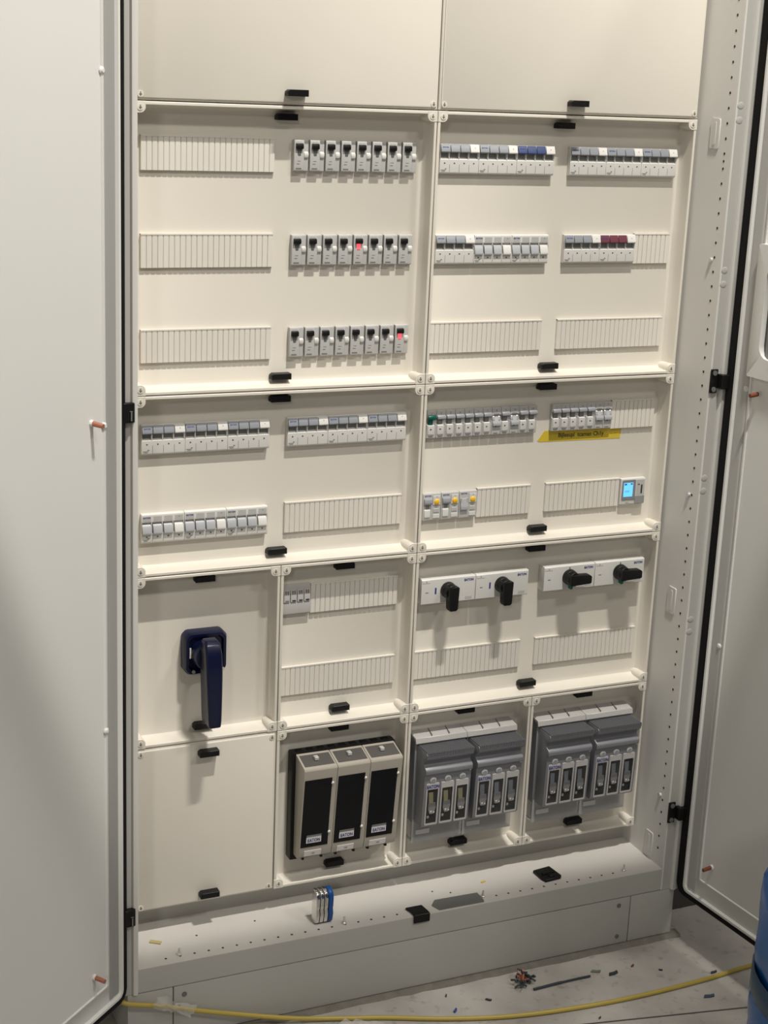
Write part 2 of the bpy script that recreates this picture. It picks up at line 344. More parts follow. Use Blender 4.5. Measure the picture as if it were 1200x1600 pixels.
# ------------------------------------------------------------------ doors (local: x = along the door from its hinge, -y = the inner face, z up)
def door(name, origin, ang, mirror, label, gw):
    d = bpy.data.objects.new(name, None); COL.objects.link(d); d.parent = cab; d.location = origin; d.rotation_euler = (0, 0, ang); d['label'] = label
    sg = -1 if mirror else 1
    def Lp(s, n, z): return (s, -sg * n, z)
    W_, Z0, Z1 = 0.53, 0.115, 2.05
    def ring(off, n, r): return [Lp(s, n, z) for s, z in rrect(off, W_ - off, Z0 + off, Z1 - off, max(r, 0.001), 3)]
    # folded rim: outer back edge, lip, bead, then the flat panel
    rim = MB().loops([ring(0.0, -0.022, .012), ring(0.0, 0.003, .012), ring(0.001, 0.005, .012), ring(0.0055, 0.005, .011), ring(0.007, 0.002, .010), ring(0.008, 0.0, .010),
                      ring(0.036, 0.0, .004), ring(0.0375, 0.002, .004), ring(0.042, 0.0022, .004), ring(0.0435, 0.0, .003), ring(0.060, 0.0, .003)], DOOR, cap0=False, cap1=False)
    link('rim', rim.mesh('rim', angle=50), d)
    link('inner_panel', MB().prism([(p[0], p[2]) for p in ring(0.060, 0, .003)], 1, 0.0 * sg, sg * 0.020, DOOR).mesh('inner_panel', smooth=False), d)
    def gring(a, b, n, r): return [Lp(s, n, z) for s, z in rrect(-a, W_ + a, Z0 - b, Z1 + b, r, 3)]
    gk = MB().loops([gring(-0.0005, -0.0005, -0.021, .012), gring(gw - .001, 0.0105, -0.021, .020), gring(gw, 0.0115, -0.008, .020), gring(gw - .001, 0.0105, 0.003, .020), gring(0.004, 0.004, 0.0045, .014), gring(-0.0003, -0.0003, 0.002, .012)], GASK, cap0=False, cap1=False)
    link('gasket', gk.mesh('gasket', angle=50), d, label='black rubber door seal')
    fp = [(0.0095, 0.0), (0.0100, 0.0014), (0.0160, 0.0022), (0.0230, 0.0012), (0.0300, 0.0024), (0.0350, 0.0014), (0.0355, 0.0)]
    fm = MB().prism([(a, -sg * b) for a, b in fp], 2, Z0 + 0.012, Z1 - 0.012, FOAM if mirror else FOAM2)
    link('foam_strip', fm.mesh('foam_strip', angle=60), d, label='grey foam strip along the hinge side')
    return d, Lp, sg
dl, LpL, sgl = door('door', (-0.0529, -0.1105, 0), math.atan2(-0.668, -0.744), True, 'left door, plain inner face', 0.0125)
dr, LpR, sgr = door('door', (1.0384, -0.1285, 0), math.atan2(-0.9963, 0.0855), False, 'right door with a framed cut-out', 0.0200)
def stud(d, Lp, s, z, mt, ln=0.016):
    m = MB().tube([Lp(s, -0.001, z), Lp(s, 0.004, z)], [0.0055, 0.0045], DOOR, 10)
    m.tube([Lp(s, 0.003, z), Lp(s, 0.021, z - 0.002)], [0.0040, 0.0036], mt, 10)
    link('stud', m.mesh('stud'), d, label='copper brown stud')
stud(dl, LpL, 0.072, 1.089, COPPER); stud(dl, LpL, 0.078, 0.192, COPPER)
stud(dr, LpR, 0.063, 1.090, RUST); stud(dr, LpR, 0.070, 0.196, RUST)
def bumpm(d, Lp, s, z):
    p = Lp(s, 0.0015, z)
    m = MB().tube([(p[0], p[1] * 0.4, p[2]), p, (p[0], p[1] * 2.8, p[2])], [0.006, 0.006, 0.003], DOOR, 10)
    link('rim_button', m.mesh('rim_button'), d)
for z in (1.579, 1.080, 0.600): bumpm(dl, LpL, 0.041, z)
for z in (1.093, 0.62): bumpm(dr, LpR, 0.030, z)
# framed cut-out on the right door
def frame_part():
    s0, s1, z0, z1 = 0.037, 0.477, 1.118, 1.343
    o = rrect(s0, s1, z0, z1, 0.004, 4); i = rrect(s0 + 0.026, s1 - 0.026, z0 + 0.034, z1 - 0.034, 0.022, 4)
    def lv(P, n): return [LpR(s, n, z) for s, z in P]
    m = MB().loops([lv(o, 0.0), lv(o, 0.011), lv([(s + (0.001 if s < .2 else -.001), z) for s, z in o], 0.012), lv(i, 0.012), lv(i, 0.001)], DOOR, cap0=False, cap1=False)
    fr = link('window_bezel', m.mesh('window_bezel', angle=50), dr)
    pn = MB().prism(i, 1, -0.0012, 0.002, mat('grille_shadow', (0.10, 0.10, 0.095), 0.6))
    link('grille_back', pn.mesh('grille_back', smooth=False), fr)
    sl = MB().box(0, 0.009, -0.005, -0.0012, 1.142, 1.303, mat('grille_grey', (0.20, 0.20, 0.19), 0.5)).mesh('grille_slat', bevel=0.0008)
    for k in range(21): link('grille_slat', sl, fr, (s0 + 0.034 + 0.0175 * k, 0, 0))
frame_part()

# ------------------------------------------------------------------ insulating covers
ZC = [1.5384, 1.0919, 0.7952, 0.4969, 0.1950]
D = 0.032
# shared latch tab, boss and screw
tabm = MB().prism([(-0.0175, -0.0045), (0.0165, -0.0045), (0.0165, 0.0055), (-0.0135, 0.0055), (-0.0175, 0.0025)], 1, -0.015, 0.0, BLACK)
tabm = tabm.mesh('latch_tab', bevel=0.0004)
def boss_mesh(sx, sz):
    pts = [(0.0005, 0.0005), (0.0180, 0.0005)] + [(0.0095 + 0.0085 * math.cos(a), 0.0095 + 0.0085 * math.sin(a)) for a in [math.radians(x) for x in (0, 15, 30, 45, 60, 75, 90)]] + [(0.0005, 0.0180)]
    return MB().prism([(sx * a, sz * b) for a, b in pts], 1, -0.0006, D, CREAM).mesh('corner_boss', bevel=0.0006)
BOSS = {(sx, sz): boss_mesh(sx, sz) for sx in (1, -1) for sz in (1, -1)}
sm = MB().cyl((0, 0), 1, -0.0009, 0.0, 0.0048, CREAM, 14)
SLOTC = mat('screw_slot_shadow', (0.22, 0.20, 0.165), 0.7)
sm.box(-0.0009, 0.0009, -0.0012, -0.0009, -0.0030, 0.0034, SLOTC); sm.box(-0.0022, 0.0022, -0.0012, -0.0009, -0.0014, 0.0004, SLOTC)
SCREW = sm.mesh('screw')
def cover(x0, x1, z0, z1, recessed, label, top_tab=True, bot_tab=True, corners=((1, 1), (-1, 1), (1, -1), (-1, -1))):
    w, h = x1 - x0, z1 - z0
    t = thing('distribution_cover', label, 'cover panel', (x0, 0, z0), group='cream cover panels in the cabinet')
    g = 0.0008
    def ring(i, y, r): return [(a, y, b) for a, b in rrect(i, w - i, i, h - i, r, 3)]
    if recessed:
        m = MB().loops([ring(g, D + 0.004, .001), ring(g, 0.001, .001), ring(g + 0.001, 0.0, .001), ring(0.0052, 0.0, .002), ring(0.0058, 0.001, .002), ring(0.0066, 0.018, .003), ring(0.0080, 0.026, .004), ring(0.0110, 0.0305, .005), ring(0.0145, D, .006)], CREAM, cap0=False)
    else:
        m = MB().loops([ring(g, D + 0.004, .001), ring(g, 0.003, .001), ring(g + 0.0015, 0.0012, .001), ring(0.0040, 0.001, .001), ring(0.0046, -0.001, .001), ring(0.0056, -0.0014, .001)], CREAM, cap0=False)
    link('cover_pan', m.mesh('cover_pan', angle=24), t)
    for sx, sz in corners:
        cx = 0 if sx > 0 else w; cz = 0 if sz > 0 else h
        if recessed:
            b = link('corner_boss', BOSS[(sx, sz)], t, (cx, 0, cz))
            link('screw', SCREW, b, (sx * 0.0095, -0.0006, sz * 0.0095))
        else:
            link('screw', SCREW, t, (cx + sx * 0.0095, -0.0014, cz + sz * 0.0095))
    yb = D if recessed else -0.0014
    if top_tab: link('latch_tab', tabm, t, (w / 2, yb, h - 0.0185), label='black latch tab')
    if bot_tab: link('latch_tab', tabm, t, (w / 2 + (0.004 if not recessed else 0), yb, 0.0185), label='black latch tab')
    return t
cover(0.0, 0.5, ZC[0], ZC[0] + 0.45, False, 'flat cream cover panel at the top of the left column')
cover(0.5, 1.0, ZC[0], ZC[0] + 0.45, False, 'flat cream cover panel at the top of the right column')
cover(0.0, 0.5, ZC[1], ZC[0], True, 'recessed cream cover around three rows of breakers with black toggles')
cover(0.5, 1.0, ZC[1], ZC[0], True, 'recessed cream cover around the blocks with blue and maroon toggles')
cover(0.0, 0.5, ZC[2], ZC[1], True, 'recessed cream cover directly above the navy handle, holding three long grey breaker rows')
cover(0.5, 1.0, ZC[2], ZC[1], True, 'recessed cream cover with the yellow handwritten tape and lit blue meter')
cover(0.0, 0.25, ZC[3], ZC[2], True, 'recessed cream cover carrying the big navy main switch handle')
cover(0.25, 0.5, ZC[3], ZC[2], True, 'narrow recessed cream cover holding the small surge arrester and two blanking strips')
cover(0.5, 1.0, ZC[3], ZC[2], True, 'recessed cream cover around the four black rotary switches')
cover(0.0, 0.25, ZC[4], ZC[3], False, 'small flat cream cover below the navy main switch handle')
cover(0.25, 0.5, ZC[4], ZC[3], True, 'recessed cream cover around the black three-window fuse switch')
cover(0.5, 0.75, ZC[4], ZC[3], True, 'recessed cream cover around the grey fuse switches beside the black one')
cover(0.75, 1.0, ZC[4], ZC[3], True, 'recessed cream cover at bottom right around the outer pair of grey fuse switches')

# ------------------------------------------------------------------ blanking strips
slm = MB().prism([(-0.00445, 0.0), (-0.0042, -0.0036), (-0.0032, -0.0042), (0.0032, -0.0042), (0.0042, -0.0036), (0.00445, 0.0)], 2, -0.0252, 0.0252, SLAT).mesh('slat', smooth=False)
def strip(xa, xb, zc, label):
    n = round((xb - xa) / 0.009); p = (xb - xa) / n
    t = thing('blanking_strip', label, 'blanking strip', (xa, D - 0.0002, zc), group='white ribbed blanking strips')
    m = MB().box(0, xb - xa, -0.0032, 0, -0.0257, 0.0257, SLAT).box(0, xb - xa, -0.0056, 0, 0.0240, 0.0262, SLAT)
    link('backing', m.mesh('backing'), t)
    for k in range(n): link('slat', slm, t, (p * (k + 0.5), -0.0008, -0.001))
A0, A1, B0, B1 = 0.0175, 0.2330, 0.2640, 0.4790
RZ = [1.462, 1.3140, 1.1655, 1.0162, 0.8695, 0.7226, 0.5750]
strip(A0, A1, RZ[0], 'long white ribbed blanking strip left of the uppermost black-toggle breaker row')
strip(A0, A1, RZ[1], 'long white ribbed blanking strip left of the middle black-toggle breaker row')
strip(A0, A1, RZ[2], 'long white ribbed blanking strip left of the lowest black-toggle breaker row')
strip(0.5 + A0, 0.5 + A1, RZ[2], 'white ribbed blanking strip just right of the lowest black-toggle row, left of its pair')
strip(0.5 + B0, 0.5 + B1 + 0.002, RZ[2], 'white ribbed blanking strip at the right edge, above the yellow tape, right of its pair')
strip(0.908, 0.982, RZ[1], 'short white ribbed blanking strip right of the maroon toggle block')
strip(B0, B1, RZ[4], 'white ribbed blanking strip left of the three yellow test buttons')
strip(0.8895, 0.982, RZ[3], 'short white ribbed blanking strip right of the breakers above the yellow tape')
strip(0.6255, 0.5 + A1, RZ[4], 'short white ribbed blanking strip right of the three yellow test buttons')
strip(0.5 + B0, 0.9195, RZ[4], 'white ribbed blanking strip directly left of the lit blue meter')
strip(0.3150, B1, RZ[5], 'white ribbed blanking strip right of the small surge arrester')
strip(B0, B1, RZ[6], 'white ribbed blanking strip below the surge arrester, above the black fuse switch')
strip(0.5 + A0, 0.5 + A1, RZ[6], 'white ribbed blanking strip under the two rotary switches pointing down')
strip(0.5 + B0, 0.5 + B1 + 0.002, RZ[6], 'white ribbed blanking strip under the two rotary switches pointing right')

# ------------------------------------------------------------------ breakers
YD = D - 0.0004          # device backs sit on the cover plate
NOSE = 0.44              # only the shallow nose of these devices stands proud of the cover
EATON = lambda h, mt=LOGO: text_mesh('EATON', h, mt, 0.045, sx=0.95)
# narrow combined breaker with black toggle (26.8 mm)
m = MB().prism([(0, -0.0240), (-0.0190, -0.0240), (-0.0212, -0.0220), (-0.0212, 0.0205), (-0.0190, 0.0245), (0, 0.0245)], 0, 0.0012, 0.0176, LGREY)
NB_BODY = m.mesh('body', bevel=0.0005)
m = MB().prism([(0, -0.0240), (-0.0115, -0.0240), (-0.0125, -0.0230), (-0.0125, 0.0225), (-0.011, 0.0245), (0, 0.0245)], 0, 0.0177, 0.0264, LGREY)
NB_SIDE = m.mesh('side_module', bevel=0.0005)
NB_KNOB = MB().prism([(-0.0120, -0.0045), (-0.0175, -0.0030), (-0.0195, 0.0012), (-0.0180, 0.0050), (-0.0120, 0.0065)], 0, 0.0185, 0.0258, WHITE).mesh('rotary_knob', bevel=0.0008)
NB_TOG = MB().prism([(-0.0205, 0.0105), (-0.0290, 0.0105), (-0.0305, 0.0140), (-0.0285, 0.0180), (-0.0205, 0.0190)], 0, 0.0035, 0.0155, BLACK).mesh('toggle', bevel=0.0003)
NB_STEM = MB().prism([(0.0052, 0.0108), (0.0138, 0.0108), (0.0118, 0.0000), (0.0075, 0.0000)], 1, -0.0220, -0.0208, mat('stem_grey', (0.11, 0.11, 0.105), 0.5)).mesh('toggle_slot', smooth=False)
NB_LED = MB().prism([(0.0058, 0.0108), (0.0128, 0.0108), (0.0122, 0.0010), (0.0066, 0.0010)], 1, -0.0232, -0.0208, LED).mesh('indicator_lamp', bevel=0.0004)
m = MB()
for a, b, z, hh in ((0.004, 0.0135, -0.0200, .0022), (0.0055, 0.0105, -0.0128, .0012), (0.0065, 0.0120, -0.0085, .0009)): m.box(a, b, -0.02145, -0.0212, z - hh / 2, z + hh / 2, PRINT)
NB_PRINT = m.mesh('printed_marks', smooth=False)
def narrow(x, zc, label, lit=False):
    t = thing('residual_current_breaker', label, 'breaker', (x, YD, zc), group='black toggle breakers in the left column'); t.scale = (1, NOSE, 1)
    link('body', NB_BODY, t); link('side_module', NB_SIDE, t); link('rotary_knob', NB_KNOB, t); link('toggle', NB_TOG, t, label='black toggle')
    if lit: link('indicator_lamp', NB_LED, t, label='glowing red lamp')
    else: link('toggle_slot', NB_STEM, t)
    link('printed_marks', NB_PRINT, t); link('logo', EATON(0.0021, PRINT), t, (0.0095, -0.0208, 0.0212), (math.radians(-38), 0, 0))
rown = ['upper', 'middle', 'lower']
for r in range(3):
    for k in range(8):
        lit = (r, k) in ((1, 4), (2, 7))
        lab = f'black-toggle breaker, {ORD[k]} from left in the {rown[r]} of the three black-toggle rows' + (', red lamp lit' if lit else '')
        narrow(B0 - 0.0015 + 0.0268 * k, RZ[r], lab, lit)

# four-pole blocks
P = 0.01785
m = MB().prism([(0, -0.0240), (-0.0195, -0.0240), (-0.0225, -0.0215), (-0.0225, -0.0010), (-0.0125, 0.0015), (-0.0125, 0.0115), (-0.0195, 0.0120), (-0.0195, 0.0232), (-0.0175, 0.0245), (0, 0.0245)], 0, 0.0002, 4 * P - 0.0002, WHITE)
B4_ON = m.mesh('body', bevel=0.0005)
m = MB().prism([(0, -0.0240), (-0.0195, -0.0240), (-0.0225, -0.0215), (-0.0225, -0.0080), (-0.0125, -0.0065), (-0.0125, 0.0090), (-0.0215, 0.0110), (-0.0215, 0.0225), (-0.0185, 0.0245), (0, 0.0245)], 0, 0.0002, 4 * P - 0.0002, WHITE)
B4_OFF = m.mesh('body', bevel=0.0005)
def ribs(z0, z1, n=4, w=P):
    m = MB()
    for i in range(n):
        m.box(w * i + w - 0.0022, w * i + w - 0.0003, -0.0218, -0.011, z0, z1, LGREY)
    m.box(0.0003, 0.0012, -0.0218, -0.011, z0, z1, LGREY)
    return m.mesh('pole_divider', bevel=0.0003)
RIB_ON = ribs(-0.001, 0.0122); RIB_OFF = ribs(-0.0082, 0.0108)
m = MB()
for i in range(4): m.box(P * i + 0.0013, P * i + P - 0.0023, -0.0128, -0.0120, 0.0012, 0.0116, DGREY)
SLOT_ON = m.mesh('slot', smooth=False)
def marks4(zdot, n=4, w=P, lab=True):
    m = MB()
    for i in range(n):
        m.prism([(w * (i + .5) - 0.0014, zdot + 0.0016), (w * (i + .5) + 0.0018, zdot + 0.0002), (w * (i + .5) - 0.0014, zdot - 0.0016)], 1, -0.0228, -0.0224, HOLE)
        if i: m.box(w * i - 0.0003, w * i + 0.0003, -0.02275, -0.0224, -0.0212, -0.0090, PRINT)
    if lab:
        m.box(0.0020, 0.0110, -0.02275, -0.0224, -0.0190, -0.0178, PRINT); m.box(0.0035, 0.0095, -0.02275, -0.0224, -0.0208, -0.0198, PRINT); m.box(0.0095, 0.0125, -0.02275, -0.0224, -0.0170, -0.0155, PRINT)
    return m.mesh('printed_marks', smooth=False)
MARK_ON = marks4(-0.0072); MARK_OFF = marks4(-0.0135)
def tog_on(mt): return MB().prism([(-0.0185, 0.0122), (-0.0290, 0.0100), (-0.0305, 0.0118), (-0.0295, 0.0135), (-0.0215, 0.0232), (-0.0185, 0.0236)], 0, 0.0007, P - 0.0007, mt).mesh('toggle', bevel=0.0004)
def tog_off(mt): return MB().prism([(-0.0120, 0.0085), (-0.0195, 0.0065), (-0.0235, 0.0040), (-0.0315, -0.0062), (-0.0305, -0.0088), (-0.0245, -0.0090), (-0.0130, -0.0060)], 0, 0.0012, P - 0.0018, mt).mesh('toggle', bevel=0.0004)
PALE = mat('toggle_pale_grey', (0.40, 0.41, 0.43), 0.35)
TON = {k: tog_on(v) for k, v in dict(grey=MGREY, white=WHITE, blue=BLUE, red=RED).items()}
TOFF = {k: tog_off(v) for k, v in dict(grey=PALE, white=WHITE).items()}
m = MB()
for i in range(4): m.box(P * i + 0.0018, P * i + P - 0.0022, -0.0219, -0.0213, 0.0122, 0.0205, LGREY)
OFFLAB = m.mesh('label_field', smooth=False)
def block4(x, zc, label, on=True, col='grey'):
    t = thing('four_pole_breaker', label, 'breaker', (x, YD, zc), group='four pole breaker blocks'); t.scale = (1, NOSE, 1)
    link('body', B4_ON if on else B4_OFF, t); link('pole_divider', RIB_ON if on else RIB_OFF, t)
    cn = dict(grey='grey toggle', blue='blue toggle', red='maroon toggle')[col]
    for i in range(4):
        c = col if i < 3 else 'white'
        if on: link('toggle', TON[c], t, (P * i, 0, 0), label='white end toggle' if i == 3 else cn)
        else: link('toggle', TOFF[c if c == 'white' else 'grey'], t, (P * i, 0, 0), label='white end toggle' if i == 3 else 'pale grey toggle, down')
    if on:
        link('slot', SLOT_ON, t); link('printed_marks', MARK_ON, t)
        link('logo', EATON(0.0028), t, (0.0088, -0.0258, 0.0186), (math.radians(-39), 0, 0))
        link('pole_number', text_mesh('4', 0.0026, PRINT, 0.02), t, (3 * P + 0.009, -0.0262, 0.0180), (math.radians(-39), 0, 0))
    else:
        link('label_field', OFFLAB, t); link('printed_marks', MARK_OFF, t)
        link('logo', EATON(0.0030), t, (0.0088, -0.0221, 0.0185)); link('pole_number', text_mesh('4', 0.0026, PRINT, 0.02), t, (3 * P + 0.009, -0.0221, 0.0180))
BW = 0.0716
def blocks(x0, zc, specs, where):
    for k, (on, col, extra) in enumerate(specs):
        block4(x0 + BW * k, zc, extra + where, on, col)
G3 = ['left', 'middle', 'right']
blocks(0.5180, RZ[0], [(True, 'grey', 'left grey four-pole block in the same row as the blue toggles'), (True, 'grey', 'middle grey four-pole block, directly left of the block with blue toggles'), (True, 'blue', 'four-pole breaker block with three blue toggles')], '')
for k in range(3): block4(0.7640 + BW * k, RZ[0], f'{G3[k]} one of three grey four-pole blocks in the top right corner row', True)
block4(0.5180, RZ[1], 'four-pole block with grey toggles up, left of two blocks switched down, second row')
block4(0.5180 + BW, RZ[1], 'four-pole block with pale toggles down, middle of the second row in right column', False)
block4(0.5180 + 2 * BW, RZ[1], 'four-pole block with pale toggles down, right end of its second-row trio', False)
block4(0.7640, RZ[1], 'four-pole block with dark grey toggles directly left of the maroon toggle block')
block4(0.7640 + BW, RZ[1], 'four-pole breaker block with three maroon toggles and one white', True, 'red')
for k in range(3): block4(A0 + BW * k, RZ[3], f'{G3[k]} grey-toggle four-pole block of the trio at the left frame, toggles up')
for k in range(3): block4(B0 + BW * k, RZ[3], f'{G3[k]} grey-toggle four-pole block of the trio just left of the green toggle')
for k in range(3): block4(A0 + BW * k, RZ[4], f'{G3[k]} four-pole block in the lowest left trio, pale toggles all down', False)

# single-pole breakers
m = MB().prism([(0, -0.0240), (-0.0185, -0.0240), (-0.0195, -0.0225), (-0.0195, -0.0010), (-0.0120, 0.0015), (-0.0120, 0.0105), (-0.0190, 0.0115), (-0.0190, 0.0225), (-0.0175, 0.0245), (0, 0.0245)], 0, 0.0003, 0.0176, LGREY)
S_BODY = m.mesh('body', bevel=0.0004)
m = MB().prism([(-0.0190, -0.0190), (-0.0235, -0.0170), (-0.0235, -0.0015), (-0.0190, 0.0000)], 0, 0.0022, 0.0138, WHITE)
S_FACE = m.mesh('nose_face', bevel=0.0006)
S_RIB = MB().prism([(-0.0120, 0.0), (-0.0200, -0.0005), (-0.0215, 0.0035), (-0.0205, 0.0090), (-0.0120, 0.0105)], 0, 0.0112, 0.0172, LGREY).mesh('toggle_guard', bevel=0.0005)
m = MB().prism([(0.0060, -0.0065), (0.0098, -0.0080), (0.0060, -0.0098)], 1, -0.0238, -0.0234, HOLE); m.box(0.0040, 0.0120, -0.0197, -0.0194, -0.0222, -0.0205, PRINT)
m.box(0.0035, 0.0142, -0.0192, -0.0189, 0.0122, 0.0134, PRINT)
S_MARK = m.mesh('printed_marks', smooth=False)
def stog(mt): return MB().prism([(-0.0180, 0.0108), (-0.0275, 0.0092), (-0.0290, 0.0112), (-0.0270, 0.0148), (-0.0185, 0.0168)], 0, 0.0012, 0.0168, mt).mesh('toggle', bevel=0.0005)
SM = mat('single_toggle_grey', (0.30, 0.31, 0.33), 0.35)
ST = {'grey': stog(SM), 'green': stog(GREEN)}
S_STEM = MB().box(0.0035, 0.0105, -0.0200, -0.0118, 0.0012, 0.0108, DGREY).mesh('toggle_stem', smooth=False)
S_STEMG = MB().box(0.0035, 0.0105, -0.0215, -0.0118, -0.0005, 0.0108, GREEN).mesh('toggle_stem', smooth=False)
S_DOWN = MB().prism([(-0.0120, 0.0095), (-0.0165, 0.0080), (-0.0215, 0.0015), (-0.0290, -0.0030), (-0.0285, -0.0075), (-0.0240, -0.0080), (-0.0120, 0.0000)], 0, 0.0012, 0.0168, PALE).mesh('toggle', bevel=0.0005)
m = MB()
for a in (0.0018, 0.0128): m.prism([(-0.0125, 0.0105), (-0.0205, 0.0085), (-0.0235, 0.0020), (-0.0125, 0.0010)], 0, a, a + 0.0034, STEEL)
S_CHEEK = m.mesh('toggle_cheek', bevel=0.0004)
def single(x, zc, label, group, down=False, col='grey', no=''):
    t = thing('single_pole_breaker', label, 'breaker', (x, YD, zc), group=group); t.scale = (1, NOSE, 1)
    link('body', S_BODY, t); link('printed_marks', S_MARK, t)
    if down:
        link('toggle', S_DOWN, t, label='pale grey toggle, down'); link('toggle_cheek', S_CHEEK, t)
    else:
        link('toggle', ST[col], t, label=f'{col} toggle'); link('toggle_stem', S_STEMG if col == 'green' else S_STEM, t); link('toggle_guard', S_RIB, t)
        link('nose_face', S_FACE, t)
    link('logo', text_mesh(no, 0.0034, PRINT, 0.02), t, (0.0088, -0.0193, 0.0192))
for k in range(12):
    dn = k in (7, 9)
    lab = ('single-pole breaker with a green toggle at the left end of its row' if k == 0 else
           f'{"single-pole breaker switched down" if dn else "grey single-pole breaker"}, {ORD[k]} from left in the row of twelve beginning with green')
    single(0.5180 + 0.01795 * k, RZ[3], lab, 'single pole breakers in the row of twelve', dn, 'green' if k == 0 else 'grey', str(k + 1))
for k in range(7):
    dn = k >= 5
    lab = f'{"single-pole breaker switched down" if dn else "grey single-pole breaker"}, {ORD[k]} from left in the row of seven above yellow tape'
    single(0.7640 + 0.01775 * k, RZ[3], lab, 'single pole breakers above the yellow tape', dn, 'grey', str(k + 1))

# breakers with yellow test button (two modules)
RB_BODY = MB().prism([(0, -0.0240), (-0.0190, -0.0240), (-0.0200, -0.0225), (-0.0200, 0.0225), (-0.0175, 0.0245), (0, 0.0245)], 0, 0.0002, 0.0346, LGREY).mesh('body', bevel=0.0005)
m = MB().prism([(-0.0195, -0.0195), (-0.0240, -0.0180), (-0.0240, -0.0060), (-0.0195, -0.0035)], 0, 0.0030, 0.0142, WHITE)
RB_FACE = m.mesh('nose_face', bevel=0.0006)
m = MB().box(0.0192, 0.0330, -0.0230, -0.0195, 0.0035, 0.0200, WHITE).box(0.0210, 0.0310, -0.0222, -0.0195, -0.0100, -0.0030, LGREY).box(0.0200, 0.0325, -0.0225, -0.0195, -0.0205, -0.0135, WHITE)
RB_PLATE = m.mesh('button_plate', bevel=0.0005)
RB_BTN = MB().dome((0.0262, -0.0228, 0.0090), 0.0054, 0.0060, YEL, 18).mesh('test_button')
RB_TOG = MB().prism([(-0.0195, 0.0040), (-0.0285, 0.0050), (-0.0305, 0.0085), (-0.0270, 0.0145), (-0.0195, 0.0165)], 0, 0.0020, 0.0168, SM).mesh('toggle', bevel=0.0006)
RB_STEM = MB().box(0.0060, 0.0125, -0.0215, -0.0198, -0.0035, 0.0050, DGREY).mesh('toggle_stem', smooth=False)
RB_DOWN = MB().prism([(-0.0195, 0.0120), (-0.0225, 0.0100), (-0.0255, 0.0020), (-0.0300, -0.0030), (-0.0295, -0.0085), (-0.0195, -0.0090)], 0, 0.0022, 0.0165, PALE).mesh('toggle', bevel=0.0006)
for k in range(3):
    t = thing('residual_current_breaker', ['left', 'middle', 'right'][k] + ' of three breakers with a yellow test button' + (', toggle switched down' if k == 2 else ''), 'breaker', (0.5180 + 0.0352 * k, YD, RZ[4]), group='breakers with yellow test buttons'); t.scale = (1, NOSE, 1)
    link('body', RB_BODY, t); link('button_plate', RB_PLATE, t); link('test_button', RB_BTN, t, label='yellow round test button')
    if k < 2: link('toggle', RB_TOG, t); link('toggle_stem', RB_STEM, t); link('nose_face', RB_FACE, t)
    else:
        link('toggle', RB_DOWN, t)
        link('toggle_cheek', MB().box(0.0022, 0.0050, -0.0250, -0.0195, 0.0010, 0.0125, STEEL).box(0.0138, 0.0166, -0.0250, -0.0195, 0.0010, 0.0125, STEEL).mesh('toggle_cheek', bevel=0.0006), t)
    link('logo', EATON(0.0030), t, (0.0093, -0.0202, 0.0198)); link('button_mark', text_mesh('T', 0.0030, PRINT, 0.02), t, (0.0262, -0.0232, 0.0172))

# energy meter
t = thing('energy_meter', 'small energy meter with a lit blue display beside the ribbed blanking strip', 'meter', (0.9205, YD, RZ[4])); t.scale = (1, NOSE, 1)
link('body', MB().prism([(0, -0.0240), (-0.0180, -0.0240), (-0.0200, -0.0225), (-0.0200, 0.0230), (-0.0180, 0.0250), (0, 0.0250)], 0, 0.0, 0.0520, WHITE).mesh('body', bevel=0.0006), t)
link('display_frame', MB().prism(rrect(0.0025, 0.0310, -0.0150, 0.0225, 0.002, 3), 1, -0.0235, -0.0198, mat('meter_frame', (0.22, 0.23, 0.25), 0.4)).mesh('display_frame', bevel=0.0006), t)
link('display', MB().box(0.0052, 0.0250, -0.0238, -0.0230, -0.0090, 0.0175, LCD).mesh('display', smooth=False), t, label='backlit blue liquid crystal display')
m = MB()
m.box(0.0066, 0.0115, -0.0241, -0.0237, 0.0130, 0.0162, LCDINK); m.box(0.0195, 0.0238, -0.0241, -0.0237, 0.0135, 0.0162, LCDINK)
for a, z in ((0.0085, -0.0005), (0.0118, -0.0005), (0.0151, -0.0005)): m.box(a, a + 0.0022, -0.0241, -0.0237, z, z + 0.0034, mat('lcd_faint', (0.08, 0.30, 0.62), 0.4, emit=(0.08, 0.38, 0.80), estr=0.6))
link('display_digits', m.mesh('display_digits', smooth=False), t)
link('side_field', MB().box(0.0335, 0.0505, -0.0206, -0.0198, -0.0070, 0.0215, LGREY).mesh('side_field', smooth=False), t)
link('card_slot', MB().box(0.0430, 0.0462, -0.0212, -0.0204, -0.0045, 0.0120, HOLE).mesh('card_slot', smooth=False), t)
link('red_mark', MB().box(0.0360, 0.0400, -0.0211, -0.0204, 0.0118, 0.0140, RED).mesh('red_mark', smooth=False), t)
link('terminal_cover', MB().box(0.0310, 0.0515, -0.0235, -0.0198, -0.0235, -0.0085, mat('meter_flap', (0.27, 0.28, 0.28), 0.4)).mesh('terminal_cover', bevel=0.0008), t)
link('button', MB().box(0.0120, 0.0180, -0.0222, -0.0198, -0.0215, -0.0170, LGREY).mesh('button', bevel=0.0006), t)

